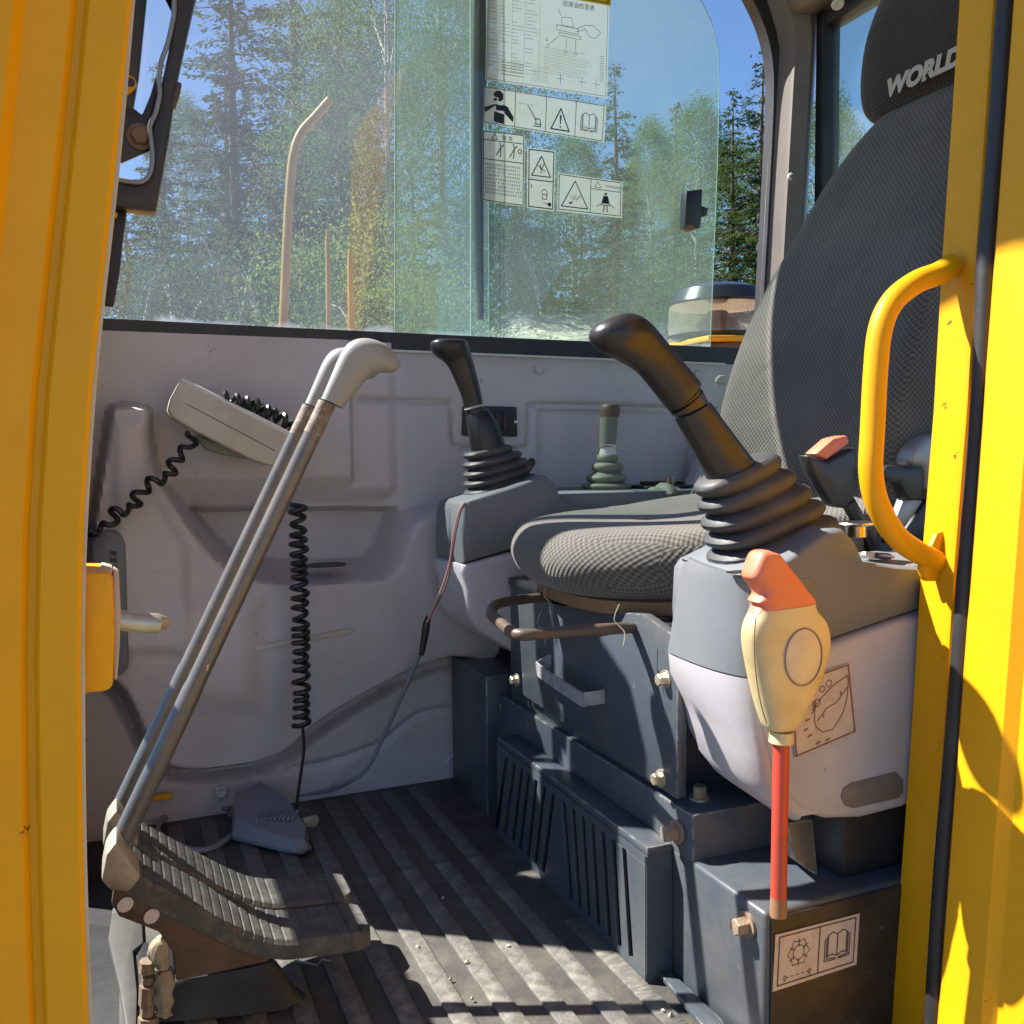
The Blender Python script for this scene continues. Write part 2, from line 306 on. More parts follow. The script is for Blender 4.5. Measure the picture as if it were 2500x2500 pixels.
def pair_rings(pairs, Y, ky=1., n=24, e=2.2, nv=None):
    """pairs of left/right outline points of a round thing standing in the plane Y"""
    out = []
    for q in pairs:
        l, r = q[0], q[1]; yy = q[2] if len(q) > 2 else Y
        a = at(*l, Y=yy); b = at(*r, Y=yy); c = (a+b)/2; u = (b-a)/2
        out.append(ring(c, u, Vector((0, u.length*ky, 0)), n, e))
    return out
def resample(rings, k):
    out = []; n = len(rings[0]); cols = [spline([r[j] for r in rings], k) for j in range(n)]
    return [[cols[j][i] for j in range(n)] for i in range(len(cols[0]))]
def bolt(name, c, axis, r, h, m, parent, washer=True, cat=None):
    c = Vector(c); ax = Vector(axis).normalized(); u = ax.orthogonal().normalized(); v = ax.cross(u); bm = BM()
    if washer: loft([ring(c, u*r*1.45, v*r*1.45, 20), ring(c+ax*h*.18, u*r*1.45, v*r*1.45, 20)], bm=bm)
    hx = lambda p, k: [p+(u*math.cos(a)+v*math.sin(a))*r*k for a in [math.pi/3*q+.3 for q in range(6)]]
    loft([hx(c+ax*h*.15, 1), hx(c+ax*h*.9, 1), hx(c+ax*h, .86)], bm=bm)
    return obj(name, bm, m, parent, 30)
def screw(c, axis, r, parent, m, name='screw'):
    c = Vector(c); ax = Vector(axis).normalized(); u = ax.orthogonal().normalized(); v = ax.cross(u)
    bm = loft([ring(c, u*r, v*r, 18), ring(c+ax*r*.3, u*r*.95, v*r*.95, 18), ring(c+ax*r*.45, u*r*.7, v*r*.7, 18), ring(c+ax*r*.28, u*r*.3, v*r*.3, 18), ring(c+ax*r*.2, u*r*.1, v*r*.1, 18)])
    return obj(name, bm, m, parent)
def bellows(pairs, Y, ky, inner=.84, e=2.6, n=28, m=None):
    R_ = pair_rings(pairs, Y, ky, n, e); out = []
    cen = [sum(r, Vector())/len(r) for r in R_]
    for i, r in enumerate(R_):
        c = cen[i]; d = (cen[min(i+1, len(cen)-1)]-cen[max(i-1, 0)]).normalized(); gap = (cen[min(i+1, len(cen)-1)]-cen[max(i-1, 0)]).length/(2 if 0 < i < len(cen)-1 else 1)
        for off, k in ((-.5, inner), (-.30, .95), (-.12, 1.0), (.1, 1.0), (.26, .95), (.40, inner)):
            out.append([c+d*gap*off+(p-c)*k for p in r])
    return loft(out)
class Sheet:
    """a thin printed sheet with its own (u right, v down) frame"""
    def __init__(s, tl, tr, br, bl, lift, nrm): s.c = [Vector(p) for p in (tl, tr, br, bl)]; s.n = Vector(nrm).normalized(); s.lift = lift
    def p(s, u, v, k=1.0):
        a, b, c, d = s.c; return a.lerp(b, u).lerp(d.lerp(c, u), v)+s.n*s.lift*k
    def quad(s, bm, pts, k=2.0): bm.faces.new([bm.verts.new(s.p(u, v, k)) for u, v in pts])
    def line(s, bm, pts, wd, k=2.0):
        asp = (s.c[1]-s.c[0]).length/(s.c[3]-s.c[0]).length
        for (u0, v0), (u1, v1) in zip(pts, pts[1:]):
            dx, dy = (u1-u0)*asp, v1-v0; L = math.hypot(dx, dy) or 1; nx, ny = -dy/L*wd/2/asp, dx/L*wd/2; ex, ey = dx/L*wd*.3/asp, dy/L*wd*.3
            s.quad(bm, [(u0-ex+nx, v0-ey+ny), (u1+ex+nx, v1+ey+ny), (u1+ex-nx, v1+ey-ny), (u0-ex-nx, v0-ey-ny)], k)
    def rect(s, bm, u0, v0, u1, v1, wd): s.line(bm, [(u0, v0), (u1, v0), (u1, v1), (u0, v1), (u0, v0)], wd)
    def circ(s, bm, u, v, r, wd, n=16, a0=0, a1=2*math.pi):
        asp = (s.c[1]-s.c[0]).length/(s.c[3]-s.c[0]).length
        s.line(bm, [(u+r*math.cos(a0+(a1-a0)*i/n)/asp, v+r*math.sin(a0+(a1-a0)*i/n)) for i in range(n+1)], wd)
    def disc(s, bm, u, v, r, n=16):
        asp = (s.c[1]-s.c[0]).length/(s.c[3]-s.c[0]).length
        s.quad(bm, [(u+r*math.cos(2*math.pi*i/n)/asp, v+r*math.sin(2*math.pi*i/n)) for i in range(n)])
    def sheet(s, thick=.0003):
        bm = BM(); a = [bm.verts.new(s.p(u, v, 1)) for u, v in ((0, 0), (1, 0), (1, 1), (0, 1))]; bm.faces.new(a); return bm
    def text(s, bm, body, u, v, hgt, k=2.0):
        """text whose capital height is hgt of the sheet height, left baseline at u, v"""
        H = (s.c[3]-s.c[0]).length; ux = (s.c[1]-s.c[0]).normalized(); vy = (s.c[0]-s.c[3]).normalized()
        text_into(bm, body, s.p(u, v, k), ux, vy, hgt*H)
def text_into(bm, body, org, ux, vy, cap, shear=0, spacing=1, offset=0):
    cu = bpy.data.curves.new('lettering', 'FONT'); cu.body = body; cu.size = cap/.72; cu.shear = shear; cu.space_character = spacing; cu.offset = offset
    to = bpy.data.objects.new('lettering', cu); C.objects.link(to)
    dg = bpy.context.evaluated_depsgraph_get(); me = bpy.data.meshes.new_from_object(to.evaluated_get(dg))
    ux = Vector(ux).normalized(); vy = Vector(vy).normalized(); nz = ux.cross(vy)
    M = Matrix(((ux.x, vy.x, nz.x, org[0]), (ux.y, vy.y, nz.y, org[1]), (ux.z, vy.z, nz.z, org[2]), (0, 0, 0, 1)))
    me.transform(M); bm.from_mesh(me); bpy.data.meshes.remove(me); bpy.data.objects.remove(to); bpy.data.curves.remove(cu)

# ================================================================== OUTSIDE
def fastmesh(name, quads, m):
    q = np.asarray(quads, dtype=np.float32); n = len(q); me = bpy.data.meshes.new(name)
    me.vertices.add(n*4); me.vertices.foreach_set('co', q.reshape(-1)); me.loops.add(n*4); me.loops.foreach_set('vertex_index', np.arange(n*4, dtype=np.int32))
    me.polygons.add(n); me.polygons.foreach_set('loop_start', np.arange(0, n*4, 4, dtype=np.int32)); me.materials.append(m); me.update(); me.validate(); return me
def blades(p, d, L, wd):
    """narrow leaf quads: base p, direction d, length L, width wd (arrays)"""
    n = len(p); d = d/np.linalg.norm(d, axis=1, keepdims=True); s = np.cross(d, rng.normal(size=(n, 3))); s /= np.linalg.norm(s, axis=1, keepdims=True)+1e-9
    L = L[:, None]; wd = wd[:, None]
    return np.stack([p, p+d*L*.5+s*wd, p+d*L, p+d*L*.5-s*wd], 1)
def trunk_mesh(name, h, r, m, limbs=()):
    bm = tube([V(0, 0, -.3), V(0, 0, h*.3), V(.05, .03, h*.65), V(0, 0, h*.98)], [r, r*.8, r*.45, r*.06], 9, smooth=3)
    for a, b, rr in limbs: tube([a, (a+b)/2+V(0, 0, .15), b], [rr, rr*.7, rr*.25], 5, bm)
    me = bpy.data.meshes.new(name); bm.to_mesh(me); bm.free(); me.materials.append(m); me.polygons.foreach_set('use_smooth', [True]*len(me.polygons)); return me
def spruce_mesh(h=12., r=2.1, dens=1.0, seed=0):
    g = np.random.default_rng(seed); Q = []; limbs = []
    lev = int(52*dens)
    for i in range(lev):
        t = (i+g.random())/lev; z = h*(.06+.93*t); Lm = r*((1-t)**.8)*(.75+.5*g.random())+.12
        nb = int(11*(1-t)+4)
        for b in range(nb):
            az = g.random()*2*np.pi; L = Lm*(.6+.6*g.random()); dirh = np.array([np.cos(az), np.sin(az), 0]); droop = .12+.35*(1-t)*g.random()
            if g.random() < .14: L *= .35
            m = max(6, int(L*32)); s = g.random(m)**.7*L
            p = dirh*s[:, None]; p[:, 2] = z-droop*s+.09*(s**2)/max(L, .3)
            side = np.array([-dirh[1], dirh[0], 0])*g.choice([-1, 1], m)[:, None]
            d = dirh*(.55+.4*g.random((m, 1)))+side*(.3+.9*g.random((m, 1)))+np.array([0, 0, -1])*(.1+.75*g.random((m, 1)))
            Q.append(blades(p, d, .07+.13*g.random(m)*(.5+.5*(1-t)), .013+.016*g.random(m)))
            p2 = p+g.normal(size=p.shape)*np.array([.045, .045, .06]); Q.append(blades(p2, d*np.array([1, 1, .4])+g.normal(size=d.shape)*.35, .05+.10*g.random(m), .011+.014*g.random(m)))
            if b % 3 == 0 and L > .5: limbs.append((V(0, 0, z), V(dirh[0]*L*.8, dirh[1]*L*.8, z-droop*L*.8+.07*L), .02))
    return fastmesh('crown', np.concatenate(Q), needle), trunk_mesh('trunk', h, h*.014, bark, limbs)
def birch_mesh(h=12., r=2.3, seed=0, m=None, low=.18, tw=430, per=58, size=1.):
    g = np.random.default_rng(seed); Q = []; limbs = []
    for i in range(tw):
        t = low+(1-low)*g.random()**.8; z = h*t; rad = r*(np.sin(np.pi*min(1, (t-low)/(1-low)*.8+.18))**.7)*(.25+.8*g.random()**.6); az = g.random()*2*np.pi
        c = np.array([np.cos(az)*rad, np.sin(az)*rad, z+.4*g.random()]); hang = .4+.9*g.random()
        n = int(per*(.5+g.random())); s = g.random(n)
        kk = min(1, h/8)
        hang *= kk; p = c+np.stack([g.normal(size=n)*.14+np.cos(az)*.25*s, g.normal(size=n)*.14+np.sin(az)*.25*s, -hang*s], 1)
        d = g.normal(size=(n, 3))+np.array([0, 0, -.8]); Q.append(blades(p, d, (.06+.05*g.random(n))*size, (.022+.016*g.random(n))*size))
        if i % 9 == 0: limbs.append((V(0, 0, z*.8), V(c[0], c[1], c[2]), .016))
    return fastmesh('crown', np.concatenate(Q), m or birchleaf), trunk_mesh('trunk', h, h*.0075, birchbark, limbs[::3])
SPR = [spruce_mesh(12, 2.0, 1, 1), spruce_mesh(12, 1.7, 1, 2), spruce_mesh(12, 2.4, 1.1, 3)]
BIR = [birch_mesh(12, 2.2, 5, tw=520, per=120, size=.56), birch_mesh(12, 1.6, 6, tw=460, per=110, size=.56)]
SHR = [birch_mesh(2, .8, 8, shrubleaf, .05, 150, 110, .24), birch_mesh(2, 1.0, 9, hedgeleaf, .05, 170, 120, .24)]
def tree(name, meshes, px, Y, ytop, label, cat, group, hh=12., h=None):
    top = at(px, ytop, Y=Y); k = (h or top.z)/hh
    t = thing(name, (top.x, Y, 0), label, cat, group); t.scale = (k*random.uniform(.92, 1.08), k*random.uniform(.92, 1.08), k); t.rotation_euler.z = random.uniform(0, 6.28)
    for nm, me in zip(('crown', 'trunk'), meshes):
        o = bpy.data.objects.new(nm, me); C.objects.link(o); o.parent = t
    return t
bm = BM(); g_ = 400
bm.faces.new([bm.verts.new(p) for p in ((-g_, -g_, 0), (g_, -g_, 0), (g_, g_, 0), (-g_, g_, 0))])
obj('ground', bm, groundm, smooth=0, kind='structure')
# gravel bank seen over the sill
bm = BM(); nx, ny = 90, 24; grid = []
for i in range(nx+1):
    row = []
    for j in range(ny+1):
        x = 1+26*i/nx; t = j/ny; y = 4.2+14.3*t
        hgt = 4.0*min(1, max(0, t/.68))**.85*min(1, max(0, (1.25-t)/.4))*(min(1, (x-1)/5))*(min(1, (27-x)/5))
        row.append(bm.verts.new((x, y, hgt+.10*math.sin(x*2.1+y)*math.sin(x*.7-y*1.9)*min(1, hgt)+random.uniform(-.05, .05)*min(1, hgt)-.02)))
    grid.append(row)
for i in range(nx):
    for j in range(ny): bm.faces.new((grid[i][j], grid[i+1][j], grid[i+1][j+1], grid[i][j+1]))
obj('gravel_bank', bm, gravelm, smooth=60, kind='structure')
G1 = 'trees seen through the side window'
for a in [
    ('spruce_tree', SPR[1], 385, 21, 130, 'slim spruce beside the black window frame, leftmost of the wood'),
    ('spruce_tree', SPR[2], 560, 17, -260, 'tall spruce standing behind the tops of the travel levers, left of the yellow pole tip'),
    ('spruce_tree', SPR[0], 700, 19, -330, 'tall spruce right behind the bent yellow pole'),
    ('spruce_tree', SPR[1], 830, 23, -160, 'spruce between the yellow pole and the leafy birch'),
    ('birch_tree', BIR[0], 940, 15, -330, 'tall leafy birch left of the tinted glass overlap'),
    ('birch_tree', BIR[0], 1075, 17, -420, 'tall white stemmed birch seen through the green tinted glass overlap'),
    ('spruce_tree', SPR[2], 1260, 24, 190, 'broad dark spruce behind the warning stickers'),
    ('birch_tree', BIR[1], 1400, 26, 330, 'short leafy birch right behind the seat belt sticker'),
    ('spruce_tree', SPR[1], 1500, 22, 140, 'pointed spruce just right of the lubrication chart'),
    ('birch_tree', BIR[1], 1590, 26, 300, 'pale young birch left of the window latch'),
    ('spruce_tree', SPR[1], 1650, 24, 235, 'thin spruce top standing over the black window latch'),
    ('birch_tree', BIR[1], 1705, 19, 250, 'slender white stemmed birch behind the window latch'),
    ('spruce_tree', SPR[2], 1790, 17, 200, 'sunlit spruce in the open gap above the beacon'),
    ('spruce_tree', SPR[2], 1865, 16, 90, 'tallest sunlit spruce against the rounded window corner'),
    ('birch_tree', BIR[0], 2015, 19, 230, 'birch seen through the rear window beside the headrest'),
    ('birch_tree', BIR[1], 2130, 23, 380, 'low birch in the rear window left of the seat back'),
]:
    tree(*a, 'tree', G1)
G2 = 'trees at the back of the wood'
for i in range(30):
    px = -150+88*i+random.uniform(-25, 25); sp = random.random() < .75
    if px > 1850 and px < 2350: continue
    tree('spruce_tree' if sp else 'birch_tree', SPR[i % 3] if sp else BIR[i % 2], px, random.uniform(27, 36), random.uniform(330, 430) if px > 1200 else (random.uniform(40, 260) if 440 < px < 1000 else random.uniform(330, 480)),
         'dark tree in the dense back row of the wood', 'tree', G2)
G3 = 'shrubs along the edge of the clearing'
for i, (px, Y, yt, k, lb) in enumerate([(330, 11, 700, 1, 'green shrub lowest at the left end of the window'), (430, 12.5, 720, 1, 'dense green shrub near the window bottom, second from the left'), (575, 11, 655, 1, 'green shrub just left of the yellow pole'), (650, 13, 725, 1, 'low shrub between the pole and the thin posts'), (880, 10, 620, 0, 'bright yellow green young shrub left of the glass overlap'), (955, 10.5, 720, 0, 'yellow green shrub at the left border of the glass overlap'), (1640, 13, 720, 0, 'pale young sapling on the gravel bank beside the beacon'), (1330, 15, 640, 1, 'dark shrub low on the gravel bank behind the near joystick')]):
    tree('shrub', SHR[k], px, Y, yt, lb, 'shrub', G3, hh=2.)

# ================================================================== CAB SHELL
FZ = 1.12; WY = 1.55
cab = thing('excavator_cab', (.6, 1.07, 1.0), 'yellow excavator cab with open door, grey trim and sliding side window', 'excavator cab')
# floor pan and roof
obj('floor_pan', box(-.20, 1.36, .57, 1.66, 1.04, 1.108, .004), black, cab)
obj('roof', box(.10, 1.42, .54, 1.62, 2.83, 2.92, .03, 3), yellow, cab)
obj('roof_lining', box(.13, 1.38, .57, 1.565, 2.80, 2.828, .008), trim_dark, cab)
# roof corner lining above the rear pillar
bm = prism([at(1893, -160, Y=1.54), at(1893, 20, Y=1.54), at(1905, 52, Y=1.54), at(1925, 62, Y=1.54), at(2010, 45, Y=1.54), at(2040, -160, Y=1.54)], (0, -.30, 0), .012, 3)
obj('corner_lining', bm, trim_dark, cab)
c = at(2045, 3, Y=1.40); screw(c+V(0, 0, -.004), (-.2, -.6, -1), .012, cab, whitem, 'cap_plug')
# --- heightfield of the moulded side wall
def poly_sdf(px, pz, poly):
    d = np.full(px.shape, 1e9); inside = np.zeros(px.shape, bool); n = len(poly)
    for i in range(n):
        ax, az = poly[i]; bx, bz = poly[(i+1) % n]; ex, ez = bx-ax, bz-az
        t = np.clip(((px-ax)*ex+(pz-az)*ez)/(ex*ex+ez*ez+1e-12), 0, 1); d = np.minimum(d, np.hypot(px-ax-t*ex, pz-az-t*ez))
        c_ = ((az > pz) != (bz > pz)); xi = ax+(pz-az)*ex/(ez if abs(ez) > 1e-12 else 1e-12); inside ^= c_ & (px < xi)
    return np.where(inside, d, -d)
def line_d(px, pz, pts):
    d = np.full(px.shape, 1e9)
    for (ax, az), (bx, bz) in zip(pts, pts[1:]):
        ex, ez = bx-ax, bz-az; t = np.clip(((px-ax)*ex+(pz-az)*ez)/(ex*ex+ez*ez+1e-12), 0, 1); d = np.minimum(d, np.hypot(px-ax-t*ex, pz-az-t*ez))
    return d
def sm(a, b, x): t = np.clip((x-a)/(b-a), 0, 1); return t*t*(3-2*t)
def wp(pts, Y): return [(lambda q: (q.x, q.z))(at(x, y, Y=Y)) for x, y in pts]
def sp2(pts, k=6): return [(p.x, p.y) for p in spline([V(a, b, 0) for a, b in pts], k)]
gx = np.linspace(-.14, 1.32, 300); gz = np.linspace(1.10, 1.885, 190); GX, GZ = np.meshgrid(gx, gz, indexing='ij')
H = np.zeros_like(GX)
# raised upper left panel with an undercut slope below it
A = at(400, 975, Y=1.53); B = at(858, 985, Y=1.53); zb = at(600, 1165, Y=1.53).z; zb2 = at(600, 1236, Y=1.53).z
k = sm(B.x+.006, B.x-.006, GX)*np.clip((GZ-zb2)/(zb-zb2), 0, 1)
H = np.maximum(H, .034*k)
zb3 = at(900, 1190, Y=1.53).z; xr = at(975, 1190, Y=1.53).x
k = sm(xr+.02, xr-.02, GX)*np.clip((GZ-zb2)/(zb3-zb2), 0, 1); H = np.maximum(H, .018*k)
H = np.maximum(H, .012*sm(xr-.03, xr+.01, GX))
# big bulge with the tower at its left
bul = sp2(wp([(150, 1700), (205, 1300), (243, 1060), (256, 992), (290, 975), (350, 977), (378, 1000), (386, 1080), (402, 1150), (440, 1215), (490, 1290), (545, 1350), (605, 1388), (700, 1402), (880, 1398), (935, 1388), (962, 1350), (985, 1285), (1020, 1252), (1080, 1240), (1180, 1236)], 1.47), 4) \
    + sp2(wp([(1230, 1236), (1230, 1600), (1100, 1618), (1000, 1655), (880, 1722), (780, 1790), (700, 1862), (560, 1898), (420, 1900), (354, 1842), (290, 1700), (215, 1640)], 1.47), 4)
sd = poly_sdf(GX, GZ, bul)
low = sm(1.20, 1.42, GZ)
H = np.maximum(H, (.030+.070*sm(0, .016, sd)*(.55+.45*low))*sm(-.010, .004, sd))
tw_ = poly_sdf(GX, GZ, wp([(262, 1010), (370, 1010), (372, 1100), (390, 1200), (470, 1330), (470, 1600), (262, 1600)], 1.47)); H += .010*sm(0, .022, tw_)
bright = poly_sdf(GX, GZ, wp([(380, 1420), (660, 1440), (660, 1760), (420, 1760)], 1.45)); H += .012*sm(0, .05, bright)
pk = poly_sdf(GX, GZ, sp2(wp([(395, 1180), (440, 1232), (700, 1236), (940, 1236), (975, 1240), (958, 1320), (935, 1372), (880, 1388), (610, 1384), (540, 1340), (470, 1260)], 1.54), 3))
H -= .055*sm(0, .012, pk)*sm(.015, -.004, sd)
# kick panel under the bulge
kick = poly_sdf(GX, GZ, sp2(wp([(120, 1640), (215, 1660), (290, 1720), (354, 1850), (420, 1908), (560, 1904), (700, 1870), (800, 1790), (1000, 1668), (1100, 1632), (1300, 1610), (1300, 2100), (120, 2100)], 1.50), 3))
H = np.where(kick > 0, np.maximum(.028*sm(-.004, .012, kick), np.where(sd > 0, 0, H)), H)
l2 = line_d(GX, GZ, sp2(wp([(640, 1890), (800, 1862), (930, 1815), (1000, 1760), (1060, 1735), (1200, 1720)], 1.52))); H -= .008*np.exp(-(l2/.005)**2)
# grooves of the right hand panel
for gl in ([(880, 975), (1080, 982), (1102, 992), (1106, 1065), (1130, 1093), (1270, 1096), (1288, 1070), (1290, 1005), (1308, 989), (1500, 992), (1660, 998)],):
    d = line_d(GX, GZ, sp2(wp(gl, 1.54), 5)); H -= .010*np.exp(-(d/.0045)**2)
rec = poly_sdf(GX, GZ, wp([(1310, 992), (1700, 1000), (1700, 1260), (1310, 1260)], 1.54)); H -= .012*sm(-.002, .01, rec)
bm = BM(); vs = [[bm.verts.new((gx[i], WY-H[i, j], gz[j])) for j in range(len(gz))] for i in range(len(gx))]
for i in range(len(gx)-1):
    for j in range(len(gz)-1): bm.faces.new((vs[i][j], vs[i+1][j], vs[i+1][j+1], vs[i][j+1]))
wall = obj('side_wall_lining', bm, trim, cab, 50)
obj('side_wall_shell', box(-.16, 1.38, 1.615, 1.64, 1.02, 1.872, .004), yellow, cab)
# wall fittings
for q in [(245, 853), (1315, 902), (1705, 915)]: screw(at(*q, Y=WY-.014)+V(0, 0, 0), (0, -1, 0), .009, cab, trim)
for q in [(540, 1933), (1103, 1857)]: screw(at(*q, Y=WY-.03), (0, -1, 0), .011, cab, trim)
for q in [(650, 935), ]: obj('trim_cap', prism([at(x, y, Y=1.52) for x, y in ((598, 965), (606, 970), (672, 982), (670, 1000), (600, 990))], (0, .02, 0), .002), trim, cab)
lt = obj('latch_recess', pxprism([(1133, 990), (1263, 993), (1265, 1066), (1130, 1063)], WY-.020, .012, .003), blackpl, cab)
obj('latch_tongue', pxprism([(1160, 1003), (1240, 1005), (1240, 1052), (1160, 1050)], WY-.0225, .004, .002), black, lt)
screw(at(1259, 1030, Y=WY-.0205), (0, -1, 0), .004, lt, chrome)
for px in (1185, 1212, 1230): obj('latch_rib', pxprism([(px, 1006), (px+5, 1006), (px+5, 1050), (px, 1050)], WY-.025, .003), blackpl, lt)
# cup opening in the shelf of the pocket
cc = at(795, 1381, Y=1.485); bm = loft([ring(cc, V(.034, 0, 0), V(0, .026, 0), 28), ring(cc+V(0, 0, .0025), V(.033, 0, 0), V(0, .025, 0), 28), ring(cc+V(0, 0, .001), V(.028, 0, 0), V(0, .02, 0), 28)]); obj('cup_hole_rim', bm, blackpl, cab)
# old tape mark across the bulge
obj('tape_strip', pxprism([(567, 1588), (858, 1534), (860, 1544), (569, 1599)], 1.446, .0008), beige, cab)
# grille plate near the door post
gp = obj('grille_plate', pxprism([(222, 1330), (232, 1306), (262, 1294), (290, 1300), (306, 1325), (309, 1440), (315, 1625), (300, 1648), (270, 1655), (240, 1560)], 1.435, .03, .004), pod, cab)
for i in range(4): obj('grille_slot', pxprism([(268, 1345+17*i), (285, 1346+17*i), (286, 1356+17*i), (269, 1355+17*i)], 1.4335, .004), black, gp)
# window rubber: bottom rail, rear rail, rounded corner
path = [at(150, 806, Y=WY), at(700, 827, Y=WY), at(1300, 850, Y=WY), at(1760, 868, Y=WY)]
def rail(name, pts, wd, y0, y1, m):       # flat band that follows pts in the wall plane
    bm = BM(); P2 = [Vector(p) for p in pts]; rings = []
    for i, p in enumerate(P2):
        t = (P2[min(i+1, len(P2)-1)]-P2[max(i-1, 0)]).normalized(); n = V(-t.z, 0, t.x)
        rings.append([V(p.x+n.x*wd, y0, p.z+n.z*wd), V(p.x-n.x*wd, y0, p.z-n.z*wd), V(p.x-n.x*wd, y1, p.z-n.z*wd), V(p.x+n.x*wd, y1, p.z+n.z*wd)])
    loft(rings, bm=bm); bevel(bm, .004, 2); return obj(name, bm, m, cab)
low_pts = [at(x, y, Y=WY) for x, y in ((100, 800), (700, 827), (1300, 852), (1830, 873))]
rail('window_sill_rubber', low_pts, .0165, 1.536, 1.565, black)
rear_pts = spline([at(x, y, Y=WY) for x, y in ((1853, 875), (1862, 700), (1876, 450), (1885, 240), (1880, 140), (1858, 55), (1815, -35), (1745, -145), (1630, -260), (1460, -335), (1100, -375), (300, -410))], 6)
rail('window_corner_rubber', [p+V(.010, 0, 0) for p in rear_pts], .018, 1.535, 1.562, black)
obj('lit_lining_edge', tube([at(x, y, Y=1.522) for x, y in ((120, 812), (700, 845), (1300, 870), (1770, 889))], .0022, 8, smooth=4), whitem, cab)  # white tube paints the sunlit highlight along the top of the lining
hp_ = [p for p in rear_pts if p.z > 2.56]; obj('side_header', prism([V(p.x+.012, 1.548, p.z+.010) for p in hp_]+[V(hp_[-1].x, 1.548, 2.826), V(hp_[0].x+.03, 1.548, 2.826)], (0, .014, 0)), trim_dark, cab)
# rear pillar lining between the two windows
bm = BM(); rings = []
for y in range(-80, 960, 40):
    t = (y+80)/1040; sh = -.055*max(0, y-60)-0.0
    xs = 1893+sh+ (0 if y > 110 else -(110-y)*.35)
    l = at(xs, y, Y=1.545); r_ = at(1992+sh*1.1, y, Y=1.50)
    m1 = l.lerp(r_, .30)+V(0, -.018, 0); m2 = l.lerp(r_, .34)+V(0, -.024, 0); m3 = l.lerp(r_, .72)+V(.002, -.022, 0); m4 = l.lerp(r_, .80)+V(.002, -.010, 0)
    rings.append([l+V(.004, .014, 0), l, m1, m2, m3, m4, r_, r_+V(.03, .03, 0), r_+V(.03, .04, 0)])
obj('rear_pillar_lining', loft(rings, closed=False, cap0=False, cap1=False), trim_dark, cab, 25)
screw(at(1932, 432, Y=1.505), (-.25, -1, 0), .0085, cab, whitem, 'pillar_plug')
# rear window: frame rubber and glass in the plane X about 1.32
RX = 1.315
obj('rear_window_rubber', box(RX-.012, RX+.03, 1.475, 1.500, 1.80, 2.56, .004), black, cab)
obj('rear_window_rubber', box(RX-.012, RX+.03, .70, 1.4745, 2.528, 2.556, .004), black, cab)
obj('rear_window_rubber', box(RX-.012, RX+.03, .70, 1.4745, 1.80, 1.83, .004), black, cab)
obj('rear_window_glass', box(RX+.012, RX+.017, .70, 1.476, 1.81, 2.53), glass_rear, cab, 0)
obj('rear_wall', box(RX-.005, RX+.05, .60, 1.60, 1.05, 1.799, .004), trim, cab)
obj('rear_header', box(RX-.008, RX+.05, .60, 1.56, 2.5565, 2.799, .004), trim_dark, cab)
# sliding side panes
def pane(name, px, Y, m, thick=.004):
    return obj(name, pxprism(px, Y, thick), m, cab, 0)
lp = pane('fixed_pane', [(40, 800), (1192, 838), (1184, -355), (40, -400)], 1.580, glass)
rp_out = [(965, 836), (1733, 866), (1740, 700), (1752, 400), (1757, 200), (1753, 120), (1738, 55), (1712, 0), (1680, -62), (1620, -160), (1510, -260), (1400, -315), (965, -360)]
rp = pane('sliding_pane', rp_out, 1.566, glass_slide)
def edge(px, Y, wd, m, name, parent, th=.006):
    tube_ = tube([at(x, y, Y=Y) for x, y in px], wd, 6); return obj(name, tube_, m, parent)
edgem = mat('green_glass_edge', (.36, .52, .42), .2, var=.1)
edge([(965, 836), (965, 300), (966, -140)], 1.568, .0013, edgem, 'pane_edge', rp); edge([(1733, 866), (1740, 700), (1752, 400), (1757, 200), (1753, 120), (1738, 55), (1712, 0), (1680, -45)], 1.568, .0009, edgem, 'pane_edge', rp)
edge([(1150, 838), (1149, -140)], 1.582, .0016, edgem, 'pane_edge', lp); edge([(1195, 838), (1188, -140)], 1.582, .0012, edgem, 'pane_edge', lp)
obj('pane_seal', pxprism([(1157, -140), (1186, -140), (1189, 260), (1181, 300), (1182, 780), (1170, 780), (1160, 640), (1154, 260)], 1.5715, .0075, .002), black, lp)
# latch on the sliding pane
la = obj('pane_latch', pxprism([(1676, 466), (1716, 460), (1712, 556), (1672, 556)], 1.545, .021, .003), blackpl, rp)
obj('latch_grip', pxprism([(1712, 500), (1730, 508), (1728, 526), (1712, 528)], 1.548, .015, .003), blackpl, la)
obj('latch_pad', pxprism([(1675, 548), (1694, 548), (1692, 562), (1678, 562)], 1.544, .012, .002), rust, la)
# far front corner: black windscreen frame with its bracket and strut
ff = obj('windscreen_frame', pxprism([(330, -160), (520, -160), (477, 0), (433, 200), (415, 326), (382, 517), (270, 503), (262, 431), (330, 447), (366, 420), (368, 330), (385, 250), (412, 120), (422, 20), (415, -160)], 1.475, .035, .005), blackpl, cab)
obj('frame_rubber', tube([at(x, y, Y=1.472) for x, y in ((418, -120), (426, 10), (420, 60), (408, 110), (394, 150), (388, 190), (390, 230), (380, 275), (366, 310), (370, 350), (372, 390), (365, 425), (340, 445), (275, 436))], .0035, 8, smooth=5), alu, ff)
obj('hinge_plate', pxprism([(270, 255), (325, 262), (347, 280), (366, 235), (385, 170), (388, 230), (366, 300), (370, 365), (298, 397), (268, 390)], 1.490, .006, .002), blackpl, ff)
bolt('hinge_bolt', at(342, 334, Y=1.488), (0, -1, 0), .013, .012, rust, ff)
obj('lifting_eye', pxprism([(255, 190), (305, 178), (330, 190), (335, 210), (320, 225), (290, 245), (255, 262)], 1.486, .005, .002), yellow, ff)
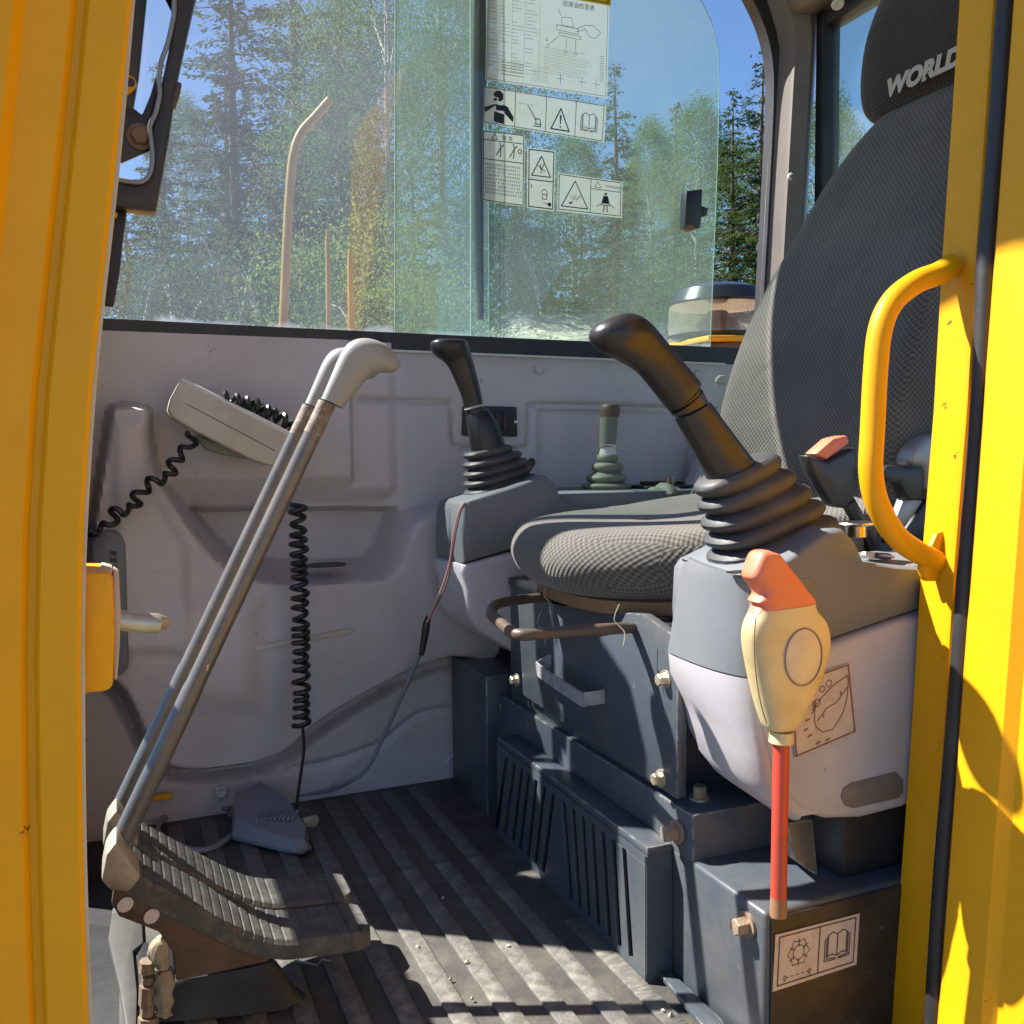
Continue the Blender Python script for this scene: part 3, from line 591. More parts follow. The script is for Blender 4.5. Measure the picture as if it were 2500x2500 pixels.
obj('eye_hole', loft([ring(at(318, 201, Y=1.4858), V(.0065, 0, 0), V(0, 0, .0065), 16), ring(at(318, 201, Y=1.4855)+V(0, -.0005, 0), V(.0065, 0, 0), V(0, 0, .0065), 16)]), black, ff)
obj('frame_post', pxprism([(310, -160), (375, -160), (340, 180), (326, 262), (285, 262), (300, 120)], 1.50, .02, .003), blackpl, ff)
obj('seal_strip', pxprism([(268, 512), (310, 514), (300, 590), (293, 660), (278, 748), (251, 745), (258, 640)], 1.50, .012, .003), black, ff)
obj('frame_clip', pxprism([(432, 196), (445, 202), (438, 236), (428, 264), (418, 262), (424, 225)], 1.474, .012, .003), rustbrown, ff)
obj('yellow_clip', pxprism([(266, 514), (288, 518), (286, 532), (266, 530)], 1.49, .01, .002), yellow, ff)
# front of the cab ahead of the picture: lower panel, cross bar, shadow-casting post and panel
obj('front_lower_panel', box(-.20, -.165, .60, 1.56, 1.05, 1.135, .004), black, cab)
obj('front_cross_bar', box(-.20, -.165, .60, 1.34, 1.70, 1.752, .004), blackpl, cab)
obj('lower_front_glass', box(-.185, -.181, .935, 1.34, 1.136, 1.70), glass_front, cab, 0)
obj('near_shade_panel', box(-.20, -.17, .60, .93, 1.136, 1.42, .004), black, cab)  # unseen panel added to keep the sun off the floor beside the door post
obj('front_shadow_post', prism([V(-.13, 1.345, 1.11), V(-.13, 1.525, 1.11), V(-.13, 1.525, 2.828), V(-.13, 1.462, 2.828), V(-.13, 1.455, 2.36), V(-.13, 1.345, 2.30)], (.06, 0, 0), .008), blackpl, cab)  # unseen pillar, stepped outline shaped to cast the shadow bands on drawer and cushion
obj('front_header', box(.10, .14, .60, 1.56, 2.75, 2.829, .004), yellow, cab)
# --- door posts
def post(name, edge_px, Y, prof, m, z0, z1, smooth=30, closed=True):
    """folded sheet post: edge traced from top to bottom, prof = offsets (dx, dy) of the fold line"""
    E_ = [at(x, y, Y=Y) for x, y in edge_px]; zs = np.array([p.z for p in E_])[::-1]; xs = np.array([p.x for p in E_])[::-1]
    rings = []
    for z in np.linspace(z0, z1, 26):
        x = float(np.interp(z, zs, xs)) if zs[0] <= z <= zs[-1] else float(xs[-1]+(z-zs[-1])*(xs[-1]-xs[-2])/(zs[-1]-zs[-2])) if z > zs[-1] else float(xs[0])
        rings.append([V(x+dx, Y+dy, z) for dx, dy in prof])
    bm = loft(rings, closed=closed); return obj(name, bm, m, cab, smooth)
post('front_door_post', [(330, -40), (325, 0), (297, 300), (270, 560), (245, 780), (225, 1000), (207, 1300), (201, 1600), (206, 2100), (220, 2500)], .55,
     [(0, .004), (0, -.001), (-.003, -.003), (-.016, -.002), (-.021, -.001), (-.0235, .003), (-.027, .003), (-.030, -.002), (-.050, -.004), (-.055, -.010), (-.075, -.010), (-.080, -.016), (-.16, -.016), (-.16, .06), (-.03, .06), (-.03, .02)], yellow, 1.0, 2.84, 25)
pe = obj('post_lip', BM() if False else tube([at(x, y, Y=.5495) for x, y in ((326, -20), (298, 300), (271, 560), (246, 780), (226, 1000), (208, 1300), (202, 1600), (207, 2100), (221, 2500))], .0012, 6, smooth=4), beige, cab)
lb = obj('latch_bracket', pxprism([(150, 1398), (268, 1398), (276, 1420), (280, 1560), (276, 1675), (262, 1688), (205, 1694), (180, 1720), (150, 1720)], .556, .05, .003, 2), yellow, cab)
obj('striker_plate', pxprism([(276, 1390), (290, 1400), (295, 1500), (292, 1580), (286, 1660), (278, 1660)], .575, .02, .002), beige, lb)
obj('striker_pin', tube([at(284, 1512, Y=.585), at(330, 1520, Y=.585), at(385, 1522, Y=.585), at(398, 1520, Y=.59)], [.0062, .006, .006, .0045], 12), boltm, lb)
obj('striker_washer', pxprism([(245, 1385), (275, 1392), (272, 1402), (240, 1400)], .57, .03, .002), beige, lb)
# rear door post: lit inner flange, shaded outer flange
post('rear_door_post', [(2350, -100), (2343, 0), (2322, 320), (2300, 640), (2280, 1000), (2248, 1400), (2225, 1800), (2180, 2420), (2170, 2560)], .675,
     [(.03, .001), (0, .0), (.0, -.002), (-.006, -.038), (-.005, -.043), (.0, -.046), (.018, -.047), (.024, -.045), (.06, -.036), (.06, .03)], yellow, 1.0, 2.84, 25)
def edge_x(px, Y):
    E_ = [at(x, y, Y=Y) for x, y in px]; return [V(p.x, Y, p.z) for p in E_]
sp_ = [(2470, -160), (2457, 0), (2430, 400), (2408, 650), (2392, 1000), (2360, 1400), (2335, 1750), (2305, 2100), (2285, 2400), (2278, 2560)]
obj('door_seal', tube([at(x, y, Y=.610) for x, y in sp_], .0085, 12, smooth=4), black, cab)
obj('seal_trim', tube([at(x+27, y, Y=.60) for x, y in sp_], .0035, 8, smooth=4), alu, cab)
# opened rear-hinged door: inner skin with folds, seen nearly edge on
dr = thing('cab_door', (.74, .45, 1.05), 'yellow cab door swung fully open at the right edge', 'door')
rings = []
for z in np.linspace(1.0, 2.82, 30):
    x = .716+(z-1.85)*.07
    rings.append([V(x+.03, .62, z), V(x, .592, z), V(x-.001, .575, z), V(x+.001, .55, z), V(x+.009, .541, z), V(x+.012, .50, z), V(x+.012, -.1, z), V(x+.045, -.1, z), V(x+.045, .62, z)])
obj('door_skin', loft(rings), yellow, dr, 25)
# grab handle on the rear post
gh = thing('grab_handle', at(2280, 1380, Y=.64), 'bent yellow tube grab handle on the rear door post', 'handle')
hp = [at(x, y, Y=.652) for x, y in ((2325, 645), (2290, 668), (2235, 690), (2180, 735), (2150, 800), (2138, 900), (2130, 1050), (2126, 1150), (2142, 1230), (2185, 1305), (2235, 1345), (2290, 1370))]
obj('tube', tube(hp, .0108, 18, smooth=6), yellow, gh)
obj('weld_gusset', pxprism([(2250, 1390), (2290, 1300), (2320, 1290), (2320, 1420), (2262, 1420)], .648, .008, .003), yellow, gh)

# ================================================================== STICKERS ON THE GLASS
def sticker(name, quad, Y, label, draw, base=film, inkm=ink, nrm=(0, -1, 0), group=None, parent=None):
    s = Sheet(*[at(x, y, Y=Y) for x, y in quad], .0006, nrm)
    t = thing(name, s.p(.5, 1), label, 'sticker', group); obj('sheet', s.sheet(), base, t, 0)
    bm = BM(); draw(s, bm); obj('print', bm, inkm, t, 0); return t, s
SY = 1.5650
def d_chart(s, bm):
    s.rect(bm, .01, .01, .985, .985, .004)
    s.text(bm, '润滑油检查表', .60, .165, .045)
    for i in range(26):
        v = .03+.034*i
        for (a, b) in ((.02, .09), (.10, .19), (.20, .30), (.31, .41)):
            if random.random() < .8: s.line(bm, [(a, v), (a+(b-a)*random.uniform(.4, 1), v)], .003)
    for u in (.02, .1, .2, .3, .42): s.line(bm, [(u, .01), (u, .92)], .002)
    # small line drawing of the machine
    for pl in ([(.60, .36), (.60, .28), (.68, .27), (.70, .36), (.60, .36)], [(.56, .36), (.74, .37), (.74, .42), (.56, .41), (.56, .36)], [(.58, .43), (.76, .44), (.76, .47), (.58, .46), (.58, .43)], [(.72, .37), (.80, .32), (.86, .31), (.93, .37), (.88, .44), (.83, .42), (.80, .36), (.72, .40)], [(.59, .27), (.57, .20)], [(.57, .48), (.50, .56)], [(.64, .48), (.64, .58)], [(.72, .48), (.72, .58)]): s.line(bm, pl, .004)
    for u, v in ((.49, .58), (.48, .52), (.64, .61), (.72, .61)): s.circ(bm, u, v, .014, .003, 10)
    for i in range(12):
        v = .60+.022*i; s.line(bm, [(.46, v), (.46+random.uniform(.2, .42), v+.002)], .002); s.line(bm, [(.93, v), (.965, v)], .004)
    for i in range(5): s.line(bm, [(.12, .80+.03*i), (.30, .80+.03*i)], .005)
    for cx in (.60, .78, .90):
        for q in range(4):
            a = q*math.pi/2; s.line(bm, [(cx, .88), (cx+.03*math.cos(a), .88+.05*math.sin(a))], .004)
    for i in range(8): s.line(bm, [(.36+.02*(i % 2), .80+.02*i), (.50, .80+.02*i)], .002)
sticker('lubrication_chart', [(1190, -60), (1488, -8), (1482, 240), (1184, 195)], SY, 'large printed lubrication chart sheet at the top of the sliding pane', d_chart)
yt = Sheet(*[at(x, y, Y=SY-.0002) for x, y in ((1385, -60), (1493, -45), (1491, 15), (1385, -4))], .0006, (0, -1, 0))
t = thing('yellow_sticker', yt.p(.5, 1), 'yellow sticker corner cut off by the top edge, above the lubrication chart', 'sticker'); obj('sheet', yt.sheet(), yelsticker, t, 0)
bm = BM(); yt.line(bm, [(0, .90), (.95, .90), (.95, 0)], .03); obj('print', bm, ink, t, 0)
def tri(s, bm, u, v, w_, h_, wd, asp=None): s.line(bm, [(u, v-h_), (u-w_, v), (u+w_, v), (u, v-h_)], wd)
def book(s, bm, u, v, w_, h_, wd):
    for k in (-1, 1):
        s.line(bm, [(u, v+h_*.8), (u, v-h_*.75), (u+k*w_*.4, v-h_), (u+k*w_*.75, v-h_*.8), (u+k*w_*.75, v+h_*.7), (u+k*w_*.4, v+h_*.6), (u, v+h_*.8)], wd)
        s.line(bm, [(u+k*w_*.85, v-h_*.7), (u+k*w_*.85, v+h_*.85), (u+k*w_*.1, v+h_*.95)], wd); s.line(bm, [(u+k*w_, v-h_*.6), (u+k*w_, v+h_), (u+k*w_*.1, v+h_*1.05)], wd)
def d_four(s, bm):
    s.rect(bm, .005, .02, .98, .97, .018)
    for u in (.25, .50, .745): s.line(bm, [(u, .02), (u, .97)], .018)
    # operator pictogram: helmeted head, arms, torso
    s.quad(bm, [(.075, .17), (.10, .07), (.13, .06), (.155, .14), (.155, .28), (.13, .36), (.115, .34), (.12, .26), (.085, .24)]); s.quad(bm, [(.08, .28), (.11, .28), (.10, .36), (.08, .35)])
    s.quad(bm, [(.07, .47), (.115, .42), (.02, .70), (.005, .58)]); s.quad(bm, [(.15, .42), (.19, .46), (.24, .72), (.235, .86), (.17, .66)])
    s.quad(bm, [(.10, .45), (.16, .45), (.165, .60), (.10, .60)]); s.quad(bm, [(.085, .64), (.165, .68), (.165, .95), (.085, .92)])
    for pl in ([(.40, .86), (.46, .86), (.46, .80), (.41, .80)], [(.42, .80), (.42, .66), (.45, .66), (.46, .80)], [(.42, .70), (.37, .42), (.35, .36)]): s.line(bm, pl, .025)
    for u in (.30, .33, .36, .39): s.line(bm, [(u-.02, .30), (u, .33)], .012)
    tri(s, bm, .62, .86, .075, .58, .035); s.quad(bm, [(.613, .46), (.629, .46), (.624, .70), (.617, .70)]); s.disc(bm, .62, .77, .025)
    book(s, bm, .86, .52, .07, .24, .018)
sticker('operator_warning_sticker', [(1180, 210), (1480, 258), (1475, 348), (1178, 300)], SY, 'wide sticker of four pictograms with helmeted operator, crane, triangle and open book', d_four)
def d_text(s, bm):
    s.rect(bm, .02, .01, .97, .985, .012); s.line(bm, [(.02, .13), (.97, .13)], .012); s.line(bm, [(.02, .40), (.97, .40)], .012)
    tri(s, bm, .28, .11, .07, .08, .010); s.text(bm, '警 告', .45, .105, .055)
    for u in (.38, .70):
        for pl in ([(0, 0), (.05, -.06), (.02, -.12)], [(.0, .0), (-.06, .06)], [(.05, -.06), (.12, -.10)], [(.05, -.04), (.03, .08)]): s.line(bm, [(u+a, .27+b) for a, b in pl], .014)
    s.circ(bm, .88, .24, .03, .012, 10)
    for i in range(9):
        v = .47+.05*i; u = .05+.03*random.random()
        while u < .90:
            wd = random.uniform(.018, .026); s.line(bm, [(u, v-.008), (u+wd, v-.008)], .006); s.line(bm, [(u, v+.008), (u+wd, v+.008)], .005); s.line(bm, [(u+.5*wd, v-.014), (u+.5*wd, v+.014)], .005); u += wd+.022+(.03 if random.random() < .12 else 0)
sticker('warning_text_sticker', [(1178, 318), (1281, 330), (1279, 505), (1177, 490)], SY, 'narrow text sticker with small triangle, directly right of the black pane seal', d_text)
def d_lock(s, bm):
    s.rect(bm, .06, .03, .94, .97, .018); s.line(bm, [(.06, .52), (.94, .52)], .018); tri(s, bm, .5, .45, .34, .33, .018)
    for pl in ([(.50, .40), (.46, .25)], [(.38, .28), (.62, .36)], [(.5, .34), (.6, .24)]): s.line(bm, pl, .014)
    s.circ(bm, .63, .72, .055, .012, 12, math.pi, 2.3*math.pi); s.rect(bm, .56, .74, .72, .82, .012); s.disc(bm, .82, .90, .035)
    s.line(bm, [(.6, .88), (.74, .89)], .01); s.line(bm, [(.16, .6), (.16, .66)], .014)
sticker('padlock_sticker', [(1287, 360), (1356, 368), (1352, 516), (1286, 508)], SY, 'small upright sticker with warning triangle above a padlock', d_lock)
def d_belt(s, bm):
    s.rect(bm, .02, .04, .97, .95, .02); s.line(bm, [(.50, .04), (.50, .95)], .018); s.line(bm, [(.50, .30), (.97, .30)], .018)
    tri(s, bm, .26, .86, .20, .70, .028); tri(s, bm, .61, .25, .05, .16, .014); s.text(bm, 'WARNING', .73, .22, .075)
    for i in range(7): s.line(bm, [(.18+.02*i, .60+.05*(i % 3)), (.24+.02*i, .50+.06*((i+1) % 3))], .010)
    s.quad(bm, [(.17, .74), (.24, .70), (.19, .80)])
    s.disc(bm, .735, .40, .04); s.quad(bm, [(.70, .45), (.77, .45), (.80, .66), (.67, .66)]); s.line(bm, [(.66, .70), (.81, .70)], .02)
    for k in (-1, 1): s.line(bm, [(.735+.02*k, .72), (.735+.03*k, .88)], .03); s.line(bm, [(.735+.06*k, .66), (.735+.14*k, .76)], .018)
sticker('seat_belt_sticker', [(1362, 422), (1520, 444), (1518, 533), (1360, 515)], SY, 'low wide sticker with triangle and belted operator pictogram reading WARNING', d_belt)

# ================================================================== MACHINE OUTSIDE THE WINDOW
ex = thing('machine_body', (1.0, 2.6, 1.2), 'orange yellow machine deck outside the window under the beacon', 'machine body')
obj('deck', box(-.6, 2.6, 1.95, 2.75, 1.0, 1.80, .02), yellow, ex)
obj('pedestal', pxprism([(1660, 845), (1850, 828), (1850, 1000), (1660, 1000)], 2.08, .22, .006), rustbrown, ex)
obj('pedestal_lip', pxprism([(1730, 818), (1860, 818), (1860, 832), (1730, 832)], 2.06, .25, .003), yellow, ex)
bc = thing('beacon', at(1752, 830, Y=2.2), 'round warning beacon with black cap and clear amber lens, behind the sliding pane', 'beacon')
def turned(prof, base, n=36):    # prof: (px half width, py)
    rings = []
    for hw, y in prof:
        c_ = at(base, y, Y=2.2); r_ = (at(base+hw, y, Y=2.2)-c_).length; rings.append(ring(c_, V(r_, 0, 0), V(0, r_, 0), n))
    return loft(rings)
obj('cap', turned([(97, 748), (98, 742), (95, 735), (84, 712), (60, 700), (25, 695), (6, 693), (5, 686), (3, 684)], 1755), gloss, bc)
obj('lens', turned([(96, 820), (97, 790), (96, 749)], 1752), lens_clear, bc)
obj('reflector', turned([(52, 818), (44, 790), (26, 772), (18, 760)], 1752), chrome, bc)
obj('motor_block', turned([(30, 818), (30, 778), (22, 776)], 1768), rustbrown, bc)
obj('base_ring', turned([(98, 828), (99, 821), (94, 820)], 1752), gloss, bc)
rl = thing('handrail', at(690, 830, Y=2.2), 'bent yellow handrail pole standing outside the window', 'handrail')
obj('tube', tube([at(x, y, Y=2.2) for x, y in ((686, 1000), (692, 790), (700, 600), (707, 470), (716, 380), (735, 325), (770, 285), (805, 245))], .0105, 14, smooth=6), railm, rl)
for px, yt_, r_, lb_ in ((800, 560, .008, 'thin yellow post outside the window, right beside the handrail'), (855, 610, .010, 'short thin yellow post outside the window, farthest right of the rails')):
    t = thing('rail_post', at(px, 830, Y=2.35), lb_, 'rail post'); obj('tube', tube([at(px+3, 1000, Y=2.35), at(px+2, 790, Y=2.35), at(px, yt_+20, Y=2.35), at(px, yt_, Y=2.35)], [r_*.8, r_*.8, r_*.8, r_*.5], 10), railm, t)

# ================================================================== FLOOR MAT
fm = thing('floor_mat', (.25, 1.1, FZ), 'dark ribbed rubber mat on the cab floor', 'floor mat')
obj('sheet', box(-.02, .62, .60, 1.53, FZ-.008, FZ, .002), floorm, fm)
rib = box(-.0115, .0115, .62, 1.50, FZ-.001, FZ+.0035, .0018)
bmesh.ops.translate(rib, verts=rib.verts[:], vec=(.06, 0, 0)); r0 = obj('rib', rib, ribm, fm)
for i in range(1, 11):
    x = .0485*i
    o = r0.copy(); C.objects.link(o); o.parent = fm; o.location.x = x-.000
    if i == 10: o.scale = (1, .25, 1); o.location.y = -.235
    elif x+.06 > .495: o.scale = (1, .27, 1); o.location.y = -.22
# small debris lying on the mat
for i, (x, y) in enumerate(((1082, 2192), (1020, 2312), (1153, 2438), (1620, 2468), (1638, 2480), (1140, 2350), (1240, 2310), (1100, 2390))):
    p = at(x, y, Z=FZ+.004); rr = random.uniform(.0018, .0035); bm = BM(); bmesh.ops.create_icosphere(bm, subdivisions=1, radius=rr)
    for v in bm.verts: v.co = v.co*random.uniform(.7, 1.3)+p
    tag(obj('pebble', bm, gravelm), 'tiny pale stone crumb lying on the ribbed floor mat', 'pebble', 'crumbs on the floor mat')
# lit bare floor plate beside the pedals
obj('pedal_floor_plate', prism([at(x, y, Z=FZ+.006) for x, y in ((264, 2290), (275, 2215), (345, 2215), (350, 2300), (325, 2320), (335, 2420), (332, 2560), (315, 2560), (290, 2400))], (0, 0, -.012), .002), platem, cab)

# ================================================================== SEAT BASE
BX = .540
sb = thing('base_cabinet', (.7, 1.0, FZ), 'dark steel seat base cabinet with drawer, louvred front and low near box', 'cabinet')
obj('low_box', box(BX, 1.05, .676, .834, FZ-.01, 1.267, .005, 3), steel, sb)
obj('near_side_plate', box(BX+.006, 1.04, .6735, .6755, FZ, 1.262, .0008, 1), sidebrown, sb)  # thin plate, darker and browner than the box it covers
obj('shoulder_box', box(BX+.001, 1.05, .7955, 1.46, FZ-.01, 1.3165, .004, 2), steel, sb)
dw = obj('drawer_front', prism([at(1276, 1697, X=BX-.006), at(1652, 1952, X=BX-.006), at(1656, 1560, X=BX-.006), at(1570, 1500, X=BX-.006), at(1362, 1477, X=BX-.006), at(1262, 1452, X=BX-.006)], (.012, 0, 0), .002), steel, sb)
obj('cabinet_body', box(BX+.008, 1.0, .868, 1.302, 1.317, 1.495, .003), steel, sb)
obj('top_plate', box(BX+.0, 1.0, .90, 1.292, 1.4955, 1.508, .004), blackpl, sb)
# drawer pull
hpx = [(1332, 1618), (1340, 1640), (1420, 1680), (1450, 1706), (1480, 1706)]
a0 = at(1345, 1612, X=BX-.006); a1 = at(1478, 1700, X=BX-.006)
bm = BM(); pts = [a0, a0+V(-.018, .0, -.006), a0+V(-.024, -.012, -.010), a1+V(-.026, .022, -.004), a1+V(-.024, .006, -.002), a1+V(-.004, 0, 0)]
rings = []
for p in spline(pts, 5): rings.append([p+V(0, 0, .0085), p+V(.0028, -.001, .0085), p+V(.0028, -.001, -.0085), p+V(0, 0, -.0085)])
obj('drawer_pull', loft(rings), worn, dw)
for q in ((1263, 1660), (1626, 1658), (1615, 1900)): bolt('drawer_bolt', at(*q, X=BX-.006), (-1, 0, 0), .0068, .011, boltm, sb)
bolt('shoulder_bolt', at(1655, 2030, X=BX), (-1, 0, 0), .0090, .018, boltrust, sb); bolt('box_bolt', at(1826, 2256, X=BX), (-1, 0, 0), .0085, .016, boltrust, sb)
bolt('top_bolt', at(1708, 1950, Z=1.3165), (0, 0, 1), .0080, .015, boltm, sb)
for q in ((1235, 1725), (1160, 1730)): bolt('side_bolt', at(*q, X=.55), (-1, 0, 0), .0075, .012, steel, sb)
obj('side_bracket', box(.520, .60, 1.335, 1.50, FZ, 1.345, .003), steel, sb)
# frames under the near console
obj('pedestal_plate', prism([at(x, y, Y=.70) for x, y in ((1920, 2010), (1985, 2000), (1998, 2140), (1940, 2100))], (0, .012, 0), .002), steel, sb)
obj('pedestal_box', box(.655, .90, .70, .86, 1.268, 1.40, .004), black, sb)
# louvred front
lv = obj('louvre_frame', BM() if False else box(.508, BX, .8325, 1.262, 1.262, 1.2725, .003), steel, sb)
Tc = [(938, 500), (978, 530), (1016, 560), (1052, 590), (1092, 622), (1134, 665), (1180, 705), (1235, 740), (1285, 780), (1335, 820), (1385, 860), (1440, 905), (1495, 950), (1552, 995)]
Bc = [(890, 930), (930, 970), (970, 1010), (1008, 1055), (1050, 1100), (1088, 1145), (1130, 1190), (1275, 1350), (1320, 1395), (1368, 1442), (1418, 1500), (1475, 1555), (1530, 1610), (1590, 1655)]
LX = .508; zt, zbm = 1.252, FZ+.012
tops = [at(800+.4658*x, 1600+.4658*y, X=LX).y for x, y in Tc]; bots = [at(800+.4658*x, 1600+.4658*y, X=LX).y for x, y in Bc]
sw = .0050
yl_t = [1.262]+[y-sw for y in tops]; yl_b = [1.262]+[y-sw for y in bots]; yr_t = [y+sw for y in tops]+[.8335]; yr_b = [y+sw for y in bots]+[.8335]
for i in range(15):
    pts = [V(LX, yl_t[i], zt), V(LX, yr_t[i], zt), V(LX, yr_b[i], zbm), V(LX, yl_b[i], zbm)]
    obj('louvre_bar', prism(pts, (.004, 0, 0), .0005, 1), steel_flat, sb)
obj('louvre_head', box(LX, LX+.004, .8335, 1.262, zt, 1.262, 0), steel_flat, sb); obj('louvre_foot', box(LX, LX+.004, .8335, 1.262, FZ, zbm, 0), steel_flat, sb)
obj('louvre_end', prism([V(LX, .8332, FZ), V(LX, .8332, 1.2625), V(BX, .8332, 1.2625), V(BX, .8332, FZ)], (0, .003, 0), .0), steel_flat, sb)
obj('louvre_back', box(LX+.022, LX+.025, .84, 1.262, FZ, 1.26), black, sb)
obj('floor_angle', prism([at(x, y, Z=FZ+.004) for x, y in ((1612, 2390), (1640, 2385), (1760, 2500), (1800, 2560), (1750, 2560))], (0, 0, .006), .001), steel, sb)
def d_snow(s, bm):
    s.rect(bm, .05, .06, .95, .92, .018); s.line(bm, [(.52, .06), (.52, .92)], .018)
    for q in range(6):
        a = q*math.pi/3+.52; ux, uy = .10*math.cos(a)*.9, .30*math.sin(a)*.62; px, py = -uy*.3, ux*2.2
        s.line(bm, [(.28+ux*.6, .42+uy*.6), (.28+ux*1.35, .42+uy*1.35)], .013)
        b = (q+1)*math.pi/3+.52; s.line(bm, [(.28+ux*.8, .42+uy*.8), (.28+.10*math.cos(b)*.72, .42+.30*math.sin(b)*.62*.8)], .011)
        for k in (-.5, .5): s.line(bm, [(.28+ux*1.05, .42+uy*1.05), (.28+.13*math.cos(a+k), .42+.25*math.sin(a+k))], .011)
    for u in (.14, .20, .26, .32, .38): s.line(bm, [(u, .82), (u+.035, .82)], .012)
    s.rect(bm, .12, .78, .14, .87, .01); s.rect(bm, .41, .78, .43, .87, .01)
    book(s, bm, .74, .48, .15, .26, .016)
st, s_ = sticker('air_conditioner_sticker', [(1892, 2282), (2098, 2229), (2090, 2354), (1885, 2421)], .6730, 'worn sticker with snowflake and open book on the near side of the seat base', d_snow, base=stickpink, inkm=ink)

# ================================================================== NEAR CONSOLE
nc = thing('console', (.70, .76, 1.30), 'near armrest console with dark upper shell and pale lower shell beside the door', 'console')
def pod_loft(prof, y0, y1, bev, m, name, parent, seg=4, shift=0):
    bm = prism([V(p.x, y0, p.z) for p in prof], (0, y1-y0, 0), bev, seg); return obj(name, bm, m, parent, 40)
up = [at(x, y, Y=.680) for x, y in ((1842, 1655), (1836, 1540), (1842, 1425), (1858, 1400), (1930, 1362), (2030, 1292), (2062, 1290), (2090, 1318), (2112, 1372), (2200, 1385), (2330, 1392), (2330, 1462), (2180, 1512), (2020, 1568), (1930, 1618))]
rings = []
# upper shell: near side outline carried across to the seat side, front corner rounded
def across(outl, ys, ins):
    cx = sum(p.x for p in outl)/len(outl); cz = sum(p.z for p in outl)/len(outl)
    return [[V(cx+(p.x-cx)*k+dx, y, cz+(p.z-cz)*kz) for p in outl] for y, k, kz, dx in zip(ys, *ins)]
ys = [.684, .680, .6815, .690, .72, .80, .815, .824, .826]
rg = across(up, [.6805, .682, .685, .690, .698, .72, .75, .80, .818, .826], ([.955, .975, .988, .996, 1.0, 1.0, 1.0, .985, .96, .9], [.90, .95, .985, .99, 1.0, 1.0, 1.0, .985, .96, .9], [0]*10))
obj('upper_shell', loft(rg, ngon=True), pod, nc, 45)
lw = [at(x, y, Y=.680) for x, y in ((1846, 1654), (1852, 1720), (1862, 1800), (1880, 1880), (1915, 1945), (1960, 1985), (2020, 2004), (2110, 2001), (2210, 1975), (2330, 1935), (2330, 1468), (2180, 1518), (2020, 1574), (1930, 1624))]
rg = across(lw, [.679, .681, .685, .691, .700, .72, .75, .80, .818, .826], ([.955, .975, .988, .996, 1.0, 1.0, 1.0, .985, .96, .9], [.90, .95, .985, .995, 1.0, 1.0, 1.0, .985, .96, .9], [0]*10))
obj('lower_shell', loft(rg, ngon=True), podlight, nc, 45)
# front nose of both shells, traced on its seat side plane and swept round to the near side
def nose(pairs, m, name, n=9, xin=.02, e=.5):
    rings = []
    for l, r_ in pairs:
        a = at(*l, Y=.80); b = at(*r_, Y=.690); row = []
        row.append(V(b.x+.06, .6795, b.z))
        for k in range(n+1):
            t = k/n; ang = t*math.pi/2
            row.append(V(b.x+(a.x-b.x)*t - .012*math.sin(math.pi*t), .681+(.80-.681)*(1-math.cos(ang))*1.0, b.z+(a.z-b.z)*t))
        row.append(V(a.x+.03, .815, a.z)); row.append(V(a.x+.10, .818, a.z)); row.append(V(b.x+.10, .70, b.z)); rings.append(row)
    return obj(name, loft(rings), m, nc, 45)
nose([((1672, 1362), (1838, 1418)), ((1668, 1370), (1840, 1424)), ((1662, 1400), (1844, 1436)), ((1650, 1470), (1846, 1510)), ((1638, 1540), (1846, 1590)), ((1630, 1592), (1848, 1650))], pod, 'front_shell')
nose([((1632, 1596), (1848, 1654)), ((1636, 1640), (1850, 1720)), ((1668, 1705), (1852, 1790)), ((1690, 1760), (1858, 1850)), ((1706, 1830), (1868, 1900)), ((1745, 1880), (1890, 1945)), ((1850, 1948), (1940, 1985))], podlight, 'lower_front_shell')
# rim openings round the bellows
for q, rx, ry in (((1715, 1372), .022, .014), ((1812, 1402), .016, .008)):
    c_ = at(*q, Z=1.5835); obj('top_opening', loft([ring(c_+V(0, 0, .003), V(rx, 0, 0), V(0, ry, 0), 20, 3), ring(c_+V(0, 0, .002), V(rx*.97, 0, 0), V(0, ry*.97, 0), 20, 3)]), black, nc)
def d_man(s, bm):
    s.rect(bm, .02, .02, .97, .97, .02)
    for pl in ([(.34, .60), (.36, .42), (.46, .34), (.70, .22), (.93, .16), (.95, .22), (.90, .46), (.80, .66), (.62, .82), (.46, .80), (.36, .70), (.34, .60)], [(.38, .62), (.55, .50), (.72, .47), (.92, .32)], [(.33, .30), (.33, .46)], [(.38, .34), (.36, .44), (.30, .50)]): s.line(bm, pl, .012)
    for u, v, r_ in ((.40, .38, .05), (.50, .22, .04), (.62, .18, .045), (.36, .24, .03)): s.circ(bm, u, v, r_, .010, 12)
    for u, v in ((.16, .68), (.22, .78), (.34, .92), (.50, .93), (.20, .56)): s.line(bm, [(u, v), (u+.06, v-.01)], .02)
    s.quad(bm, [(.46, .60), (.50, .56), (.49, .61)]); s.quad(bm, [(.78, .36), (.82, .33), (.80, .40)])
sticker('console_sticker', [(1930, 1668), (2073, 1618), (2090, 1788), (1940, 1852)], .6775, 'faded brownish instruction sticker on the pale near console shell', d_man, base=stickpink, inkm=inkbrown)
slot = [at(x, y, Y=.6775) for x, y in ((2060, 1925), (2080, 1912), (2190, 1885), (2206, 1905), (2206, 1935), (2195, 1950), (2085, 1975), (2064, 1968), (2054, 1945))]
obj('grip_recess', prism(slot, (0, .004, 0), .0015), trim_dark, nc)
